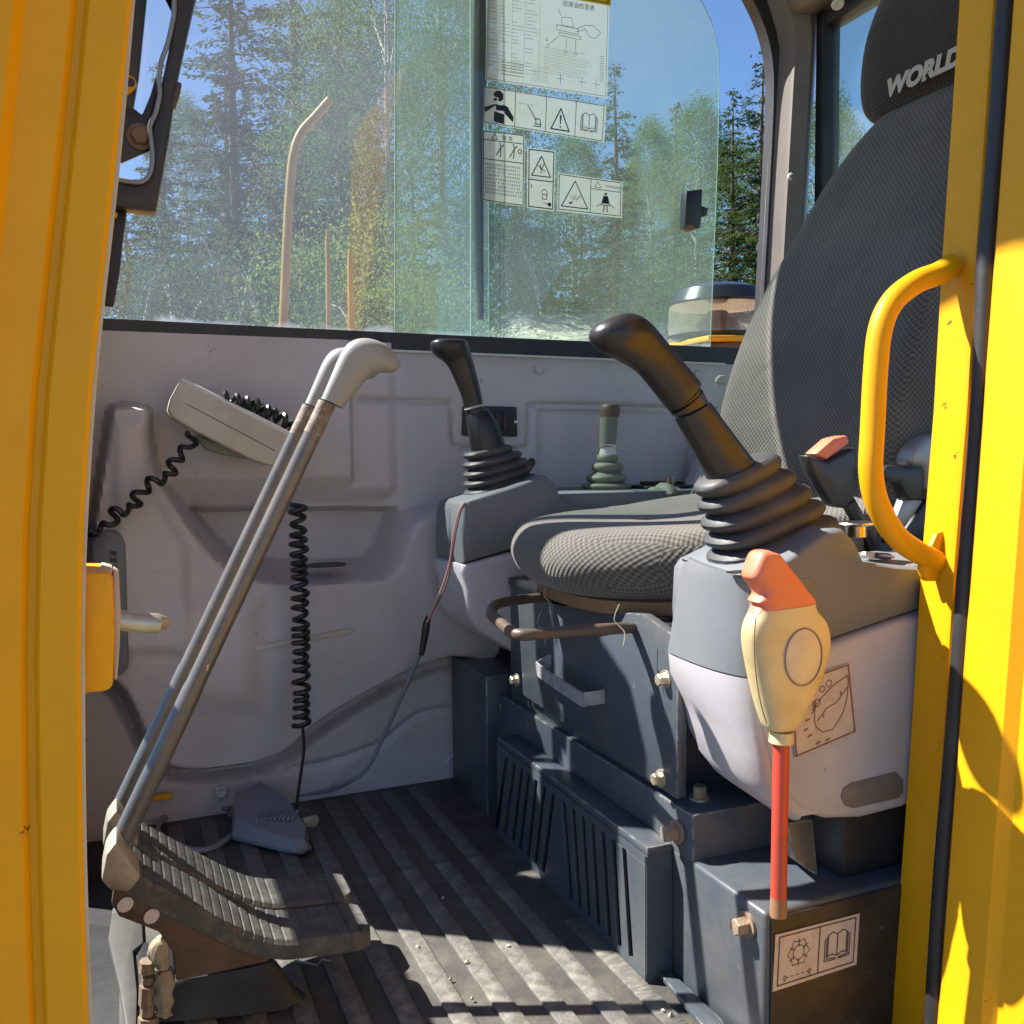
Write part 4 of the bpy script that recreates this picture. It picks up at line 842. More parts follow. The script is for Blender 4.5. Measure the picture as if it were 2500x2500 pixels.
# rear tray of the console, pens lying on it
obj('tray', box(.735, 1.0, .70, .82, 1.560, 1.580, .006), pod, nc)
for i, (a, b) in enumerate((((2105, 1335), (2185, 1358)), ((2110, 1345), (2178, 1352)))):
    p = at(*a, Y=.76); q = at(*b, Y=.73); p.z = q.z = 1.585
    tag(obj('pen', tube([p, p.lerp(q, .85), q], [.0035, .0035, .001], 8), chrome if i else whitem), ('white' if i == 0 else 'metal')+' pen lying on the rear tray of the near console', 'pen')
obj('tray_knob', loft([ring(at(2090, 1310, Y=.75), V(.011, 0, 0), V(0, .011, 0)), ring(at(2090, 1285, Y=.75), V(.011, 0, 0), V(0, .011, 0)), ring(at(2090, 1278, Y=.75), V(.022, 0, 0), V(0, .022, 0)), ring(at(2090, 1274, Y=.75), V(.021, 0, 0), V(0, .021, 0))]), chrome, nc)
# near joystick
nj = thing('joystick', at(1870, 1350, Y=.755), 'large near joystick with dark brown vinyl grip and ribbed boot beside the door', 'joystick')
JY = .752
obj('bellows', bellows([((1748, 1372), (2016, 1262)), ((1740, 1332), (1988, 1224)), ((1730, 1290), (1958, 1188)), ((1720, 1246), (1922, 1152)), ((1709, 1204), (1888, 1114))], JY, .62, .86), boot, nj, 40)
obj('bellows_foot', loft(pair_rings([((1756, 1402), (2010, 1300)), ((1748, 1390), (2020, 1280)), ((1748, 1372), (2016, 1262)), ((1760, 1362), (2000, 1256))], JY, .62, 28, 2.6)), boot, nj, 40)
sl_ = resample(pair_rings([((1745, 1212), (1835, 1125)), ((1737, 1188), (1820, 1107)), ((1730, 1165), (1810, 1093)), ((1690, 1090), (1770, 1040)), ((1662, 1040), (1738, 995)), ((1653, 1023), (1726, 980))], JY, .80), 3)
obj('sleeve', loft(sl_), leather, nj)
cr = pair_rings([((1650, 1018), (1722, 978)), ((1640, 1012), (1708, 950)), ((1652, 1010), (1712, 962)), ((1636, 1004), (1703, 944))], JY, .78, 24, 2.0)
obj('wrapped_collar', loft(cr), leather, nj, 60)
gr = resample(pair_rings([((1638, 1002), (1702, 934)), ((1620, 980), (1700, 930)), ((1595, 948), (1672, 896)), ((1560, 908), (1640, 858)), ((1515, 880), (1606, 818)), ((1470, 858), (1580, 790)), ((1450, 836), (1556, 772)), ((1445, 815), (1528, 764)), ((1456, 794), (1505, 768)), ((1474, 782), (1490, 774))], JY, .82, 28, 2.3), 4)
obj('grip', loft(gr), leather, nj, 60)

# ================================================================== RED SAFETY LEVER
rv = thing('safety_lever', at(1900, 2235, Y=.655), 'red safety lever with cream handle and faded orange top, in front of the near console', 'lever')
LY = .652
obj('stick', tube([at(1900, 2235, Y=LY), at(1904, 2000, Y=LY), at(1908, 1800, Y=LY)], [.0073]*3, 14), redp, rv)
obj('stick_end', tube([at(1900, 2236, Y=LY), at(1901, 2190, Y=LY)], [.0076, .0075], 14), rust, rv)
obj('ferrule', tube([at(1907, 1812, Y=LY), at(1908, 1785, Y=LY)], [.011, .0105], 16), cream, rv)
def slab(pairs, Y, th, m, name, parent, e=3.2, k=4):
    rr = []
    for q in pairs:
        a = at(*q[0], Y=Y); b = at(*q[1], Y=Y); c_ = (a+b)/2; rr.append(ring(c_, (b-a)/2, V(0, q[2] if len(q) > 2 else th, 0), 28, e))
    return obj(name, loft(resample(rr, k)), m, parent, 50)
hb = slab([((1876, 1782), (1932, 1776), .010), ((1866, 1765), (1948, 1752), .013), ((1846, 1700), (1978, 1690), .015), ((1828, 1620), (2002, 1630), .016), ((1819, 1560), (2016, 1570), .016), ((1824, 1525), (2008, 1520), .016), ((1836, 1498), (1985, 1490), .015), ((1838, 1490), (1980, 1470), .014)], LY, .015, cream, 'handle', rv)
c_ = at(1962, 1604, Y=LY-.0168); obj('round_badge', loft([ring(c_+V(0, .003, 0), V(.0215, 0, 0), V(0, 0, .0265), 40), ring(c_, V(.021, 0, 0), V(0, 0, .026), 40), ring(c_+V(0, .0005, 0), V(.0196, 0, 0), V(0, 0, .0245), 40), ring(c_+V(0, -.0003, 0), V(.018, 0, 0), V(0, 0, .023), 40)]), badge, hb)
obj('badge_groove', tube([c_+V(.0203*math.cos(a), -.0002, .0253*math.sin(a)) for a in [2*math.pi*q/40 for q in range(41)]], .0005, 5), inkbrown, hb)
obj('mould_seam', tube([at(x, y, Y=LY-.0125) for x, y in ((1846, 1500), (1842, 1560), (1845, 1640), (1858, 1720), (1872, 1765))], .0005, 5, smooth=4), rustbrown, hb)
slab([((1836, 1494), (1982, 1468), .013), ((1846, 1475), (1974, 1455), .0135), ((1836, 1468), (1955, 1432), .0135), ((1848, 1448), (1935, 1405), .0135), ((1828, 1418), (1918, 1385), .0135), ((1822, 1405), (1908, 1372), .0132), ((1832, 1375), (1892, 1352), .013), ((1842, 1352), (1876, 1346), .011), ((1850, 1344), (1868, 1342), .007)], LY, .0135, salmon, 'top', rv, e=3.5, k=3)

# ================================================================== FAR CONSOLE AND DECK
fc = thing('console', (.60, 1.40, 1.30), 'far armrest console with dark tilted top beside the moulded side wall', 'console')
FY = 1.30
upf = [at(x, y, Y=FY) for x, y in ((1132, 1376), (1128, 1300), (1130, 1235), (1138, 1224), (1240, 1192), (1310, 1166), (1332, 1160), (1348, 1176), (1362, 1216), (1400, 1238), (1500, 1252), (1500, 1330), (1250, 1342))]
ysf = [1.2985, 1.300, 1.303, 1.308, 1.315, 1.33, 1.38, 1.41, 1.43, 1.44]
rg = across(upf, ysf, ([.95, .975, .99, .995, 1, 1, 1, .97, .93, .86], [.90, .95, .985, .995, 1, 1, 1, .985, .96, .9], [.006, .002, 0, 0, 0, 0, .000, .01, .02, .03]))
obj('upper_shell', loft(rg, ngon=True), pod, fc, 45)
obj('front_nose', prism([at(x, y, Y=1.352) for x, y in ((1098, 1370), (1096, 1300), (1100, 1236), (1112, 1222), (1200, 1200), (1200, 1370))], (0, .07, 0), .012, 4), pod, fc)
lwf = [at(x, y, Y=FY) for x, y in ((1128, 1380), (1126, 1400), (1140, 1440), (1142, 1495), (1165, 1537), (1200, 1560), (1256, 1594), (1400, 1625), (1500, 1625), (1500, 1336), (1250, 1347))]
rg = across(lwf, ysf, ([.93, .965, .985, .995, 1, 1, 1, .98, .95, .88], [.90, .95, .985, .995, 1, 1, 1, .985, .96, .9], [.006, .002, 0, 0, 0, 0, -.01, -.01, 0, .02]))
obj('lower_shell', loft(rg, ngon=True), podlight, fc, 45)
obj('lower_nose', prism([at(x, y, Y=1.345) for x, y in ((1088, 1371), (1108, 1402), (1136, 1440), (1140, 1495), (1165, 1537), (1300, 1590), (1300, 1372))], (0, .07, 0), .014, 4), podlight, fc)
dk = thing('side_deck', (.9, 1.43, 1.3), 'dark flat deck between the seat and the side wall carrying the small lever', 'deck')
obj('deck_top', box(.62, 1.30, 1.325, 1.532, 1.600, 1.632, .006), pod, dk); obj('deck_body', box(.66, 1.30, 1.33, 1.525, 1.12, 1.598, .004), pod, dk)
sp3 = at(1560, 1212, Y=1.40); obj('switch_panel', box(.83, .93, 1.36, 1.44, 1.633, 1.638, .002), blackpl, dk)
for i in range(3): obj('switch', box(.838+.03*i, .858+.03*i, 1.375, 1.40, 1.6385, 1.645, .002), black, dk)
obj('deck_panel', prism([at(x, y, Y=1.50) for x, y in ((1660, 1225), (1700, 1160), (1745, 1000), (1760, 990), (1800, 1225))], (0, .03, 0), .004), trim, dk)
# rag / glove and key tag on the deck
rings = []
for i in range(9):
    t = i/8; c_ = at(1580+95*t, 1213-10*math.sin(t*3.1), Y=1.35); r_ = .009+.012*math.sin(math.pi*min(1, t+.08))*(1+.3*math.sin(i*2.3)); rings.append(ring(c_, V(0, r_*1.4, 0), V(0, 0, r_*.8), 14, 1.7))
tag(obj('work_glove', loft(resample(rings, 2)), bootgreen), 'crumpled grey green glove lying on the side deck behind the cushion', 'glove')
tag(obj('metal_clip', pxprism([(1630, 1164), (1646, 1162), (1644, 1195), (1626, 1197)], 1.36, .006, .002), chrome), 'small shiny metal clip upright on the side deck', 'clip')
# far joystick
fj = thing('joystick', at(1215, 1215, Y=1.37), 'far joystick with black grip broken open at the top', 'joystick')
KY = 1.368
obj('bellows', bellows([((1138, 1208), (1305, 1160)), ((1137, 1186), (1292, 1140)), ((1136, 1163), (1282, 1122)), ((1135, 1140), (1268, 1104)), ((1135, 1116), (1246, 1090))], KY, .72, .86), boot, fj, 40)
obj('bellows_foot', loft(pair_rings([((1140, 1222), (1312, 1172)), ((1137, 1212), (1308, 1164)), ((1145, 1200), (1298, 1156))], KY, .72, 28)), boot, fj)
obj('sleeve', loft(pair_rings([((1160, 1122), (1242, 1092)), ((1153, 1108), (1232, 1088)), ((1145, 1060), (1212, 1030)), ((1140, 1020), (1192, 1000)), ((1142, 1014), (1186, 998))], KY, .85)), leather, fj)
obj('boot_collar', loft(pair_rings([((1141, 1014), (1184, 1008)), ((1138, 1002), (1181, 996)), ((1140, 996), (1178, 988))], KY, .85)), blackpl, fj)
obj('collar_ring', loft(pair_rings([((1135, 1001), (1181, 990)), ((1136, 996), (1180, 985))], KY, .88)), beige, fj)
gf = resample(pair_rings([((1134, 996), (1179, 988)), ((1128, 970), (1172, 955)), ((1112, 930), (1160, 905)), ((1092, 890), (1150, 870)), ((1070, 872), (1146, 852)), ((1056, 858), (1142, 845)), ((1052, 845), (1140, 838)), ((1054, 834), (1134, 832)), ((1064, 828), (1124, 831))], KY, .8, 26), 3)
gf.append([p*.55+(sum(gf[-1], Vector())/26)*.45+V(.004, 0, -.012) for p in gf[-1]])
obj('grip', loft(gf), leather, fj, 60)
rg = [at(x, y, Y=KY-.016) for x, y in ((1094, 848), (1104, 836), (1122, 832), (1134, 838), (1136, 846), (1126, 852), (1108, 850))]
obj('torn_edge', tube(rg+[rg[0]], [.0016, .0026, .0015, .003, .0018, .0025, .0014, .0016], 6, smooth=3), bootgreen, fj)
obj('grip_cavity', loft([[p+V(.0, -.0015, 0) for p in rg], [p*.6+sum(rg, Vector())/7*.4+V(0, -.0018, 0) for p in rg]]), black, fj)
obj('switch_knob', prism([at(x, y, Y=1.40) for x, y in ((1278, 1135), (1290, 1118), (1306, 1116), (1312, 1128), (1304, 1145), (1290, 1148))], (0, .03, 0), .005), blackpl, fj)
# small grey-green lever
gl = thing('shift_lever', at(1480, 1208, Y=1.42), 'small grey green upright lever with folded boot on the side deck', 'lever')
GY = 1.42
obj('boot', bellows([((1418, 1207), (1542, 1207)), ((1428, 1188), (1532, 1186)), ((1438, 1168), (1522, 1166)), ((1450, 1140), (1516, 1140)), ((1460, 1118), (1506, 1118))], GY, .95, .80, 2.4), bootgreen, gl, 40)
obj('neck', loft(pair_rings([((1464, 1118), (1504, 1118)), ((1468, 1095), (1500, 1095)), ((1466, 1085), (1502, 1085))], GY, 1)), whitem, gl)
obj('handle', loft(pair_rings([((1466, 1092), (1500, 1092)), ((1467, 1040), (1504, 1040)), ((1468, 1018), (1506, 1018))], GY, 1)), bootgreen, gl)
obj('knob', loft(resample(pair_rings([((1468, 1018), (1508, 1018)), ((1468, 1008), (1510, 1008)), ((1469, 992), (1510, 992)), ((1474, 987), (1504, 987)), ((1486, 985), (1494, 985))], GY, 1), 2)), rustbrown, gl)
tag(obj('window_knob', loft(resample([ring(at(1772, 930, Y=1.47), V(.004, 0, 0), V(0, 0, .008)), ring(at(1768, 929, Y=1.468), V(.003, -.004, 0), V(0, 0, .010)), ring(at(1757, 928, Y=1.465), V(.002, -.004, 0), V(0, 0, .009)), ring(at(1748, 928, Y=1.463), V(.001, -.002, 0), V(0, 0, .003))], 2)), beige), 'small beige knob beside the far edge of the seat back', 'knob')

# ================================================================== SEAT
se = thing('driver_chair', (.75, 1.07, 1.50), 'high backed charcoal woven operator seat with headrest lettered WORLD', 'seat')
def plan(cx, cy, a, b, sc, z, bulge=.0, n=56, e=3.2):
    out = []
    for i in range(n):
        t = 2*math.pi*i/n; ct, st_ = math.cos(t), math.sin(t)
        x = math.copysign(abs(ct)**(2/e), ct); y = math.copysign(abs(st_)**(2/e), st_)
        dip = -.010*math.exp(-((x*sc+.1)**2+(y*sc)**2)*2.2)
        out.append(V(cx+a*x*sc+(bulge*(1-y*y) if x < 0 else 0)*-1*abs(x), cy+b*y*sc, z+dip+.030*max(0, x*sc)-.012*max(0, -x*sc)))
    return out
lv_ = [(.60, 1.526), (.76, 1.529), (.88, 1.538), (.955, 1.553), (.99, 1.568), (1.0, 1.580), (.985, 1.594), (.945, 1.607), (.88, 1.615), (.72, 1.619), (.50, 1.6195), (.25, 1.619), (.08, 1.619)]
obj('cushion', loft(resample([plan(.718, 1.062, .232, .218, s_, z_, .012, e=2.5) for s_, z_ in lv_], 3)), fabric, se, 180)
obj('cushion_pan', loft([plan(.735, 1.055, .215, .20, .86, 1.512, .02), plan(.735, 1.055, .215, .20, .93, 1.518, .02), plan(.735, 1.055, .215, .20, .95, 1.534, .02)]), foam, se)
obj('seat_frame', box(.58, .92, .89, 1.25, 1.4985, 1.512, .003), black, se)
for q in ((1345, 1440), (1600, 1530)): obj('slide_rail', prism([at(q[0]+dx, q[1]+dy, X=.555) for dx, dy in ((-10, -12), (34, -4), (34, 45), (22, 45), (22, 16), (6, 12), (2, 40), (-8, 38))], (.05, 0, 0), .001), black, se)
# adjustment bar
ab = [at(1580, 1530, X=.56), at(1480, 1536, Z=1.502), at(1330, 1546, Z=1.502), at(1262, 1548, Z=1.502), at(1222, 1520, Z=1.502), at(1200, 1498, Z=1.502), at(1212, 1476, Z=1.502), at(1260, 1466, Z=1.502), at(1350, 1455, Z=1.502)]
obj('adjustment_bar', tube(ab, .0066, 12, smooth=5), rustbrown, se)
for i, q in enumerate(((1338, 1420), (1512, 1475), (1322, 1490))):
    p = at(*q, X=.50); obj('loose_thread', tube([p, p+V(-.004, .004, -.018), p+V(.003, -.006, -.030), p+V(-.002, -.012, -.044)], .0006, 5, smooth=4), canvas, se)
# backrest
def back_ring(xf, cy, b, th, z, bol, n=56, e=3.0, tilt=.25):
    out = []
    for i in range(n):
        t = 2*math.pi*i/n; ct, st_ = math.cos(t), math.sin(t)
        x = math.copysign(abs(ct)**(2/e), ct); y = math.copysign(abs(st_)**(2/e), st_)
        out.append(V(xf+th*(1+x)-bol*abs(y)**3*(1 if x < 0 else .3)+.010*(1-y*y)*(1 if x < 0 else 0), cy+b*y, z-tilt*th*x))
    return out
bk = [(.895, .155, .045, 1.600, .02), (.885, .178, .055, 1.625, .03), (.882, .186, .058, 1.68, .038), (.894, .190, .06, 1.76, .038), (.925, .188, .06, 1.86, .034), (.965, .180, .058, 1.95, .028), (1.005, .164, .055, 2.03, .022), (1.038, .146, .05, 2.10, .016), (1.065, .120, .046, 2.155, .010), (1.085, .094, .042, 2.19, .006), (1.095, .078, .036, 2.205, .003), (1.11, .06, .02, 2.213, 0)]
obj('backrest', loft(resample([back_ring(x, 1.052, b, th, z, bo) for x, b, th, z, bo in bk], 4)), fabric, se, 180)
hd = [(1.085, .075, .030, 2.196, 0), (1.065, .110, .046, 2.203, .002), (1.058, .128, .052, 2.22, .004), (1.058, .138, .055, 2.26, .004), (1.066, .140, .056, 2.32, .004), (1.08, .134, .054, 2.37, .003), (1.092, .120, .048, 2.402, .002), (1.105, .095, .036, 2.418, 0), (1.12, .06, .016, 2.424, 0)]
hr = obj('headrest', loft(resample([back_ring(x+.022, 1.040, b*.93, th, z, bo, e=3.4) for x, b, th, z, bo in hd], 4)), fabric_head, se, 180)
p0 = at(2162, 238, X=1.074); p1 = at(2335, 150, X=1.056); ux = (V(0, p1.y-p0.y, 0)).normalized(); bm = BM()
text_into(bm, 'WORLD', V(1.074, p0.y, p0.z), (0, -1, 0), (.10, 0, 1), .0255, shear=.12, spacing=1.02, offset=.0022); obj('lettering', bm, textgrey, hr, 0)
# belt buckle on its stalk
bu = thing('seat_belt_buckle', at(2060, 1245, Y=.87), 'black seat belt buckle with red button beside the seat back', 'buckle')
obj('body', pxprism([(1972, 1110), (2020, 1128), (2092, 1090), (2097, 1205), (2065, 1242), (2038, 1236), (1985, 1150)], .848, .020, .004, 3), blackpl, bu)
obj('button', prism([at(x, y, Y=.8465) for x, y in ((1992, 1108), (2036, 1070), (2070, 1062), (2076, 1082), (2020, 1122))], (0, .022, 0), .003), salmon, bu)
obj('stalk', tube([at(2070, 1225, Y=.86), at(2100, 1280, Y=.86), at(2130, 1340, Y=.865)], .009, 8), black, bu)
# recliner lever and link at the side of the seat
rc = thing('recliner_lever', at(2240, 1215, Y=.83), 'black recliner lever with grey link behind the grab handle', 'lever')
obj('paddle', pxprism([(2157, 1150), (2164, 1138), (2182, 1135), (2220, 1142), (2258, 1138), (2254, 1222), (2222, 1222), (2200, 1178), (2168, 1172)], .826, .022, .005, 3), blackpl, rc)
obj('link', pxprism([(2176, 1296), (2204, 1300), (2256, 1222), (2210, 1208)], .838, .012, .003), alu, rc)
obj('cover', pxprism([(2222, 1140), (2228, 1098), (2262, 1064), (2320, 1050), (2320, 1200), (2262, 1200), (2262, 1142)], .842, .03, .008, 3), alu, rc)
obj('side_panel', pxprism([(2206, 1300), (2260, 1225), (2330, 1215), (2330, 1340), (2190, 1330)], .845, .03, .004), blackpl, rc)
tag(obj('belt_strap', prism([at(x, y, Y=1.31) for x, y in ((1678, 1222), (1694, 1222), (1722, 1165), (1712, 1160))], (0, .003, 0), .001), bootgreen), 'grey green belt strap rising from the side deck by the seat', 'strap')

# ================================================================== TRAVEL LEVERS AND PEDALS
def cr4(x, y): return (150+.4658*x, 800+.4658*y)
def travel(Y, dx, dy, label, far):
    t = thing('travel_lever', at(300+dx, 2040+dy, Y=Y), label, 'lever', 'pair of travel levers')
    base = at(300, 2045, Y=.955); tp = at(798, 985, Y=.955); D = V(0, Y-.955, 0)
    base, tp = base+D, tp+D
    obj('shaft', tube([base, base.lerp(tp, .33), base.lerp(tp, .34), tp], [.0105, .0100, .0092, .0092], 18), leverm, t)
    obj('rust_band', tube([base.lerp(tp, .925), tp], [.00935, .00935], 18), bandm, t)
    pr = [((1362, 372), (1475, 425)), ((1385, 320), (1500, 385)), ((1425, 225), (1555, 325)), ((1462, 140), (1612, 255)), ((1500, 85), (1665, 240)), ((1545, 60), (1712, 236)), ((1600, 56), (1742, 232)), ((1660, 72), (1762, 220)), ((1710, 100), (1774, 200)), ((1750, 140), (1777, 185))]
    rr = pair_rings([(cr4(*a), cr4(*b)) for a, b in pr], .955, .72, 24, 2.4); rr = [[p+D for p in r_] for r_ in rr]
    obj('grip', loft(resample(rr, 3)), gripgrey, t, 60)
    return t
travel(.955, 0, 0, 'nearer of the two long grey travel levers with curved grip', False)
travel(1.045, -30, -20, 'farther travel lever, mostly hidden behind the near one', True)
def pedal(y0, y1, label, near):
    t = thing('travel_pedal', at(560, 2280, Y=y0)+V(0, (y0-.915), 0), label, 'pedal', 'pair of travel pedals')
    prof = [at(x, y, Y=.915) for x, y in ((300, 2120), (345, 2150), (470, 2216), (554, 2259), (630, 2292), (690, 2304), (740, 2302), (880, 2284), (912, 2278))]
    P_ = spline(prof, 10); rings = []; L = 0; S_ = [0]
    for i in range(1, len(P_)): S_.append(S_[-1]+(P_[i]-P_[i-1]).length)
    tot = S_[-1]; n = 190; j = 0; nr = 24
    ym = (y0+y1)/2; hw = (y1-y0)/2
    for i in range(n+1):
        d = tot*i/n
        while j < len(P_)-2 and S_[j+1] < d: j += 1
        p = P_[j].lerp(P_[j+1], (d-S_[j])/(S_[j+1]-S_[j])); tg = (P_[j+1]-P_[j]).normalized(); nn = V(-tg.z, 0, tg.x)
        if nn.z < 0: nn = -nn
        ph = (d/tot*nr) % 1; hgt = .0022*(1-min(1, abs(ph-.5)/.5)**9)
        edge_ = 1.0; e0 = min(d, tot-d)
        if tot-d < .022: edge_ = math.sqrt(max(.02, 1-((.022-(tot-d))/.022)**2))*.45+.55
        w2 = hw*edge_
        rings.append([V(p.x, ym-w2, p.z)-nn*.016, V(p.x, ym-w2, p.z)-nn*.0015, V(p.x, ym-w2+.004, p.z)+nn*hgt, V(p.x, ym, p.z)+nn*(hgt+.0005), V(p.x, ym+w2-.004, p.z)+nn*hgt, V(p.x, ym+w2, p.z)-nn*.0015, V(p.x, ym+w2, p.z)-nn*.016])
    obj('rubber_tread', loft(rings), tread, t, 20)
    D = V(0, y0-.915, 0)
    bm = prism([at(x, y, Y=.915)+D+V(0, -.003, 0) for x, y in ((246, 2146), (258, 2085), (284, 2050), (345, 2140), (318, 2176), (270, 2174))], (0, y1-y0-.030, 0), .004, 2); obj('heel_clamp', bm, clampm, t)
    if near:
        bm = prism([at(x, y, Y=.918) for x, y in ((278, 2168), (272, 2205), (290, 2238), (388, 2276), (424, 2330), (430, 2396), (655, 2348), (668, 2322), (600, 2300), (420, 2215), (335, 2172))], (0, .008, 0), .0015); pl = obj('bracket', bm, rustbrown, t)
        for q in ((306, 2209), (370, 2237)):
            c_ = at(*q, Y=.9165); obj('bracket_hole', loft([ring(c_, V(.0072, 0, .001), V(0, 0, .0072), 20), ring(c_+V(0, -.0006, 0), V(.0069, 0, .001), V(0, 0, .0069), 20)]), paper, pl)
        obj('under_boot', loft(resample(pair_rings([((345, 2480), (760, 2440)), ((380, 2440), (715, 2400)), ((400, 2400), (690, 2365)), ((425, 2385), (668, 2340))], .96, .2, 24, 3), 3)), black, t)
    return t
pedal(.915, .990, 'nearer ribbed rubber travel pedal with light heel clamp', True)
pedal(.998, 1.070, 'farther ribbed rubber travel pedal beside the near one', False)
# valve fittings under the pedals
vf = thing('valve_fitting', at(350, 2480, Y=.93), 'dusty hydraulic fittings and cloth boots under the near pedal', 'fitting')
def lump(cx, cy, rx, ry, Y, m, name, k=1.0, rough=.12):
    bm = BM(); bmesh.ops.create_icosphere(bm, subdivisions=3, radius=1); c_ = at(cx, cy, Y=Y); sx = (at(cx+rx, cy, Y=Y)-c_).length; sz = (at(cx, cy+ry, Y=Y)-c_).length
    for v in bm.verts:
        q = v.co.copy(); s_ = 1+rough*math.sin(q.x*5+cx)*math.sin(q.z*7+cy)+rough*.5*math.sin(q.y*9+q.z*11); v.co = c_+V(q.x*sx, q.y*sx*k, q.z*sz)*s_
    return obj(name, bm, m, vf, 60)
def cloth(px, Y, name):
    rr = []
    for k_, (l, r_) in enumerate(px):
        a = at(*l, Y=Y); b = at(*r_, Y=Y); c_ = (a+b)/2; h_ = (b-a)/2; n_ = 40
        rr.append([c_+h_*math.cos(t)*q+V(0, h_.length, 0)*math.sin(t)*q for t, q in ((2*math.pi*i/n_, 1+.13*math.sin(2*math.pi*i/n_*5+k_*.9)*math.sin(k_*1.7+1)+.05*math.sin(2*math.pi*i/n_*11+k_*2)) for i in range(n_))])
    return obj(name, loft(resample(rr, 3)), canvas, vf, 60)
cloth([((372, 2300), (402, 2282)), ((364, 2312), (412, 2290)), ((362, 2330), (414, 2310)), ((368, 2346), (412, 2336)), ((376, 2354), (412, 2352)), ((372, 2362), (414, 2360))], .925, 'cloth_boot')
cloth([((388, 2370), (418, 2362)), ((380, 2384), (424, 2372)), ((376, 2404), (428, 2398)), ((380, 2420), (420, 2424)), ((374, 2440), (424, 2440)), ((384, 2462), (416, 2466)), ((378, 2474), (420, 2476))], .925, 'cloth_boot')
for y0_, y1_, w_ in ((2345, 2372, 22), (2382, 2398, 17), (2404, 2450, 22), (2452, 2476, 19), (2480, 2540, 25)):
    obj('brass_fitting', tube([at(360, y1_, Y=.93), at(362, y0_, Y=.93)], (at(360+w_, y0_, Y=.93)-at(360, y0_, Y=.93)).length, 8), boltrust, vf)
obj('cover_flap', prism([at(x, y, Z=FZ+.008) for x, y in ((335, 2330), (352, 2300), (420, 2310), (440, 2500), (345, 2540))], (0, 0, -.006), .001), black, vf)
tag(obj('metal_scrap', prism([at(x, y, Z=FZ+.005) for x, y in ((452, 2480), (470, 2475), (500, 2482), (530, 2500), (540, 2560), (450, 2560))], (0, 0, .004), .001), alu), 'grey metal plate corner on the floor at the bottom edge of the picture', 'metal plate')
tag(obj('wire_scrap', tube([at(720, 2345, Z=FZ+.005), at(775, 2357, Z=FZ+.006), at(786, 2342, Z=FZ+.006), at(808, 2347, Z=FZ+.005)], .0012, 6), alu), 'bent scrap of wire on the floor under the pedals', 'wire')

# ================================================================== CONTROL BOX, CORDS, FOOT SWITCH
cb = thing('control_box', at(560, 1110, Y=1.45), 'beige wedge shaped control box tilted on the side wall behind the levers', 'control box')
fr_ = [at(*cr4(x, y), Y=1.395) for x, y in ((585, 470), (560, 430), (575, 370), (625, 275), (650, 275), (1215, 570), (1200, 610), (1130, 715), (1105, 726), (1000, 690), (700, 540))]
obj('housing', prism(fr_, (0, .075, 0), .009, 4), beige, cb)
obj('lid', prism([at(*cr4(x, y), Y=1.3945) for x, y in ((622, 272), (640, 262), (1205, 548), (1222, 572), (1205, 580))], (0, .077, 0), .003), whitem, cb)
obj('seam', tube([at(*cr4(x, y), Y=1.3952) for x, y in ((655, 400), (1120, 645))], .0007, 6), rustbrown, cb)
obj('bracket', prism([at(*cr4(x, y), Y=1.44) for x, y in ((700, 560), (760, 640), (850, 665), (980, 690), (900, 640))], (0, .03, 0), .003), bootgreen, cb)
obj('wall_mount', pxprism([(560, 985), (660, 985), (660, 1060), (560, 1060)], 1.47, .06, .004), blackpl, cb)
co = thing('coiled_cord', at(560, 985, Y=1.43), 'black coiled cord lying on top of the beige control box', 'cord')
obj('coil', coil([at(*cr4(x, y), Y=1.43) for x, y in ((850, 372), (930, 385), (1010, 410), (1100, 455), (1170, 490), (1230, 545))], .0085, .0042, 8), wireblk, co)
c2 = thing('coiled_cord', at(260, 1310, Y=1.42), 'black coiled cord stretched from the control box down to the grille plate', 'cord')
obj('coil', coil([at(*cr4(x, y), Y=1.405) for x, y in ((690, 560), (670, 620), (600, 690), (560, 780), (490, 800), (400, 880), (370, 950), (290, 960), (250, 1040), (180, 1060), (130, 1080), (150, 1130))], .0075, .0040, 10), wireblk, c2)
c3 = thing('coiled_cord', at(735, 1770, Y=1.40), 'black coiled cord hanging straight down behind the travel levers', 'cord')
obj('coil', coil([at(x, y, Y=1.40) for x, y in ((727, 1232), (728, 1300), (731, 1400), (733, 1500), (735, 1600), (736, 1770))], .0105, .0040, 24, per=16), wireblk, c3)
obj('tail', tube([at(738, 1770, Y=1.40), at(742, 1830, Y=1.40), at(730, 1920, Y=1.40), at(722, 1990, Y=1.40)], .0025, 8, smooth=5), wireblk, c3)
fs = thing('foot_switch', at(660, 2050, Z=FZ), 'grey plastic foot switch lying on the floor mat behind the pedals', 'foot switch')
f0 = [at(x, y, Z=FZ+.006) for x, y in ((566, 2052), (575, 2000), (640, 1985), (718, 2010), (762, 2075), (738, 2088), (690, 2082))]
bt = [p.copy() for p in f0]
obj('base_plate', prism(bt, (0, 0, .006), .002), pod, fs)
topo = [at(x, y, Z=FZ+.012) for x, y in ((566, 2040), (566, 1992), (634, 1962), (705, 1988), (756, 2046), (752, 2072), (720, 2080), (650, 2062))]
hts = [.024, .038, .040, .030, .016, .012, .016, .018]
bm = BM(); lo = [bm.verts.new(p) for p in topo]; cen = sum(topo, Vector())/8
hi = [bm.verts.new(p+(cen-p)*.10+V(0, 0, h_)) for p, h_ in zip(topo, hts)]
for i in range(8): bm.faces.new((lo[i], lo[(i+1) % 8], hi[(i+1) % 8], hi[i]))
bm.faces.new(hi); bevel(bm, .003, 2); tp_ = obj('treadle', bm, cablegrey, fs)
bm = BM(); ch = sum((p+(cen-p)*.10+V(0, 0, h_) for p, h_ in zip(topo, hts)), Vector())/8
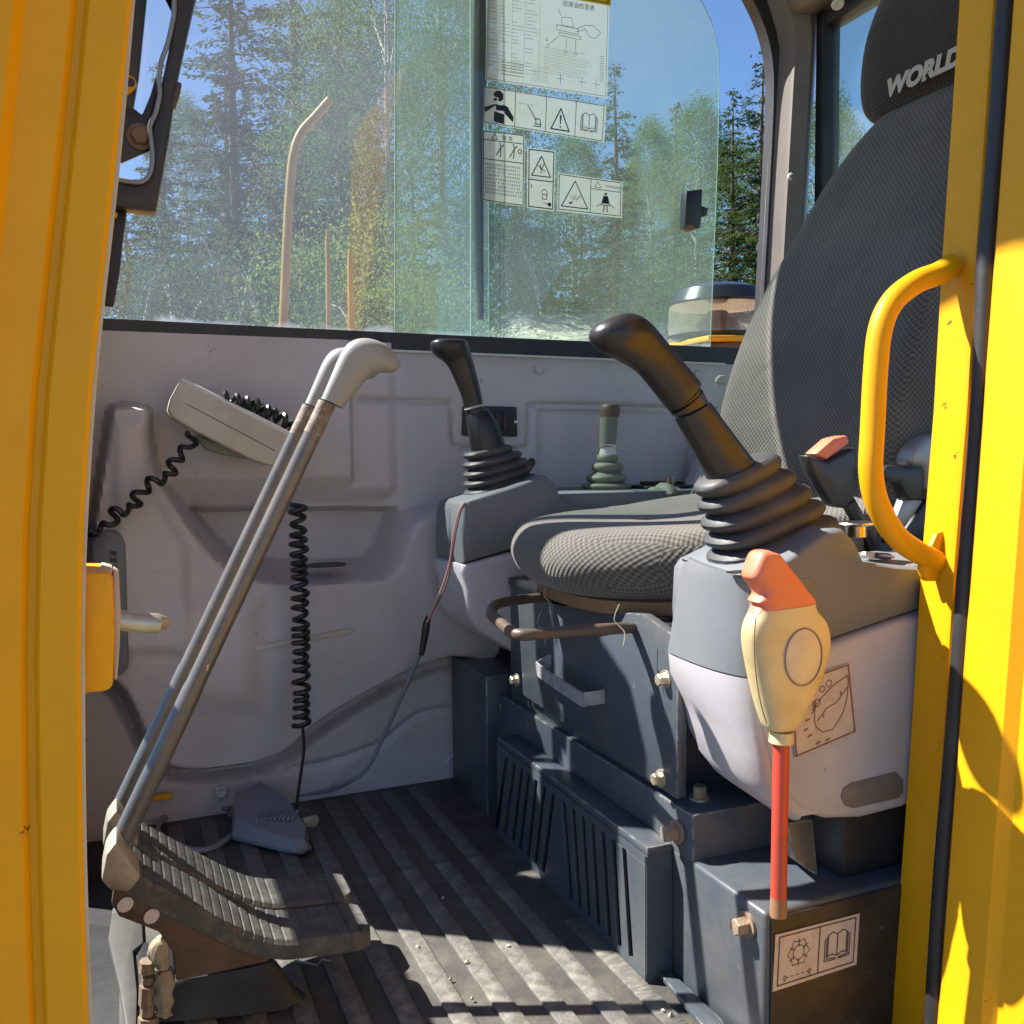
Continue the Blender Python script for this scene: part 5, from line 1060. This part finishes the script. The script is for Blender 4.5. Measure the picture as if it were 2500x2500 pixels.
for i in range(9):
    for j in range(4):
        q = ch+V(-.012+.006*i-.004*j, .016-.004*i*.6-.008*j, .003); box(q.x-.0018, q.x+.0018, q.y-.0018, q.y+.0018, q.z-.004, q.z+.0012, 0, bm=bm)
obj('tread_dots', bm, cablegrey, tp_, kind='stuff')
obj('cable', tube([at(x, y, Z=FZ+.008) for x, y in ((565, 2040), (520, 2070), (470, 2075), (420, 2055), (385, 2030), (400, 1998), (450, 1972), (500, 1968), (560, 1975))], .0045, 10, smooth=6), cablegrey, fs)
obj('tail_cable', tube([at(560, 1990, Z=FZ+.01), at(610, 1955, Z=FZ+.01), at(700, 1945, Z=FZ+.01), at(800, 1930, Z=FZ+.014), at(860, 1905, Y=1.47), at(900, 1870, Y=1.47), at(940, 1790, Y=1.46), at(985, 1690, Y=1.44), at(1020, 1610, Y=1.42), at(1036, 1570, Y=1.40)], .0034, 10, smooth=6), cablegrey, fs)
tag(obj('yellow_tag', pxprism([(372, 1945), (418, 1938), (422, 1950), (376, 1958)], 1.50, .01, .002), yellow), 'small yellow clip on the floor under the moulded wall', 'clip')
tag(obj('rag_scrap', pxprism([(740, 2000), (775, 1992), (782, 2005), (770, 2022), (745, 2020)], 1.36, .01, .003), canvas), 'small cream scrap on the mat beside the foot switch', 'scrap')
pw = thing('wire_pair', at(1040, 1560, Y=1.36), 'thin pink wires running from the far joystick down to a taped black cable', 'wire')
for k in (0, 1):
    obj('pink_wire', tube([at(x+k*d, y, Y=Y_) for x, y, Y_, d in ((1168, 1222, 1.31, 0), (1140, 1224, 1.305, 4), (1122, 1245, 1.298, 5), (1108, 1300, 1.298, 5), (1098, 1370, 1.298, 4), (1080, 1430, 1.31, 8), (1055, 1490, 1.33, 3), (1042, 1520, 1.34, 2))], .0012, 6, smooth=6), pink if k == 0 else rust, pw)
obj('tape_wrap', tube([at(x, y, Y=1.35) for x, y in ((1046, 1505), (1040, 1530), (1036, 1560), (1028, 1600))], [.004, .0065, .0055, .0042], 10, smooth=4), wireblk, pw)
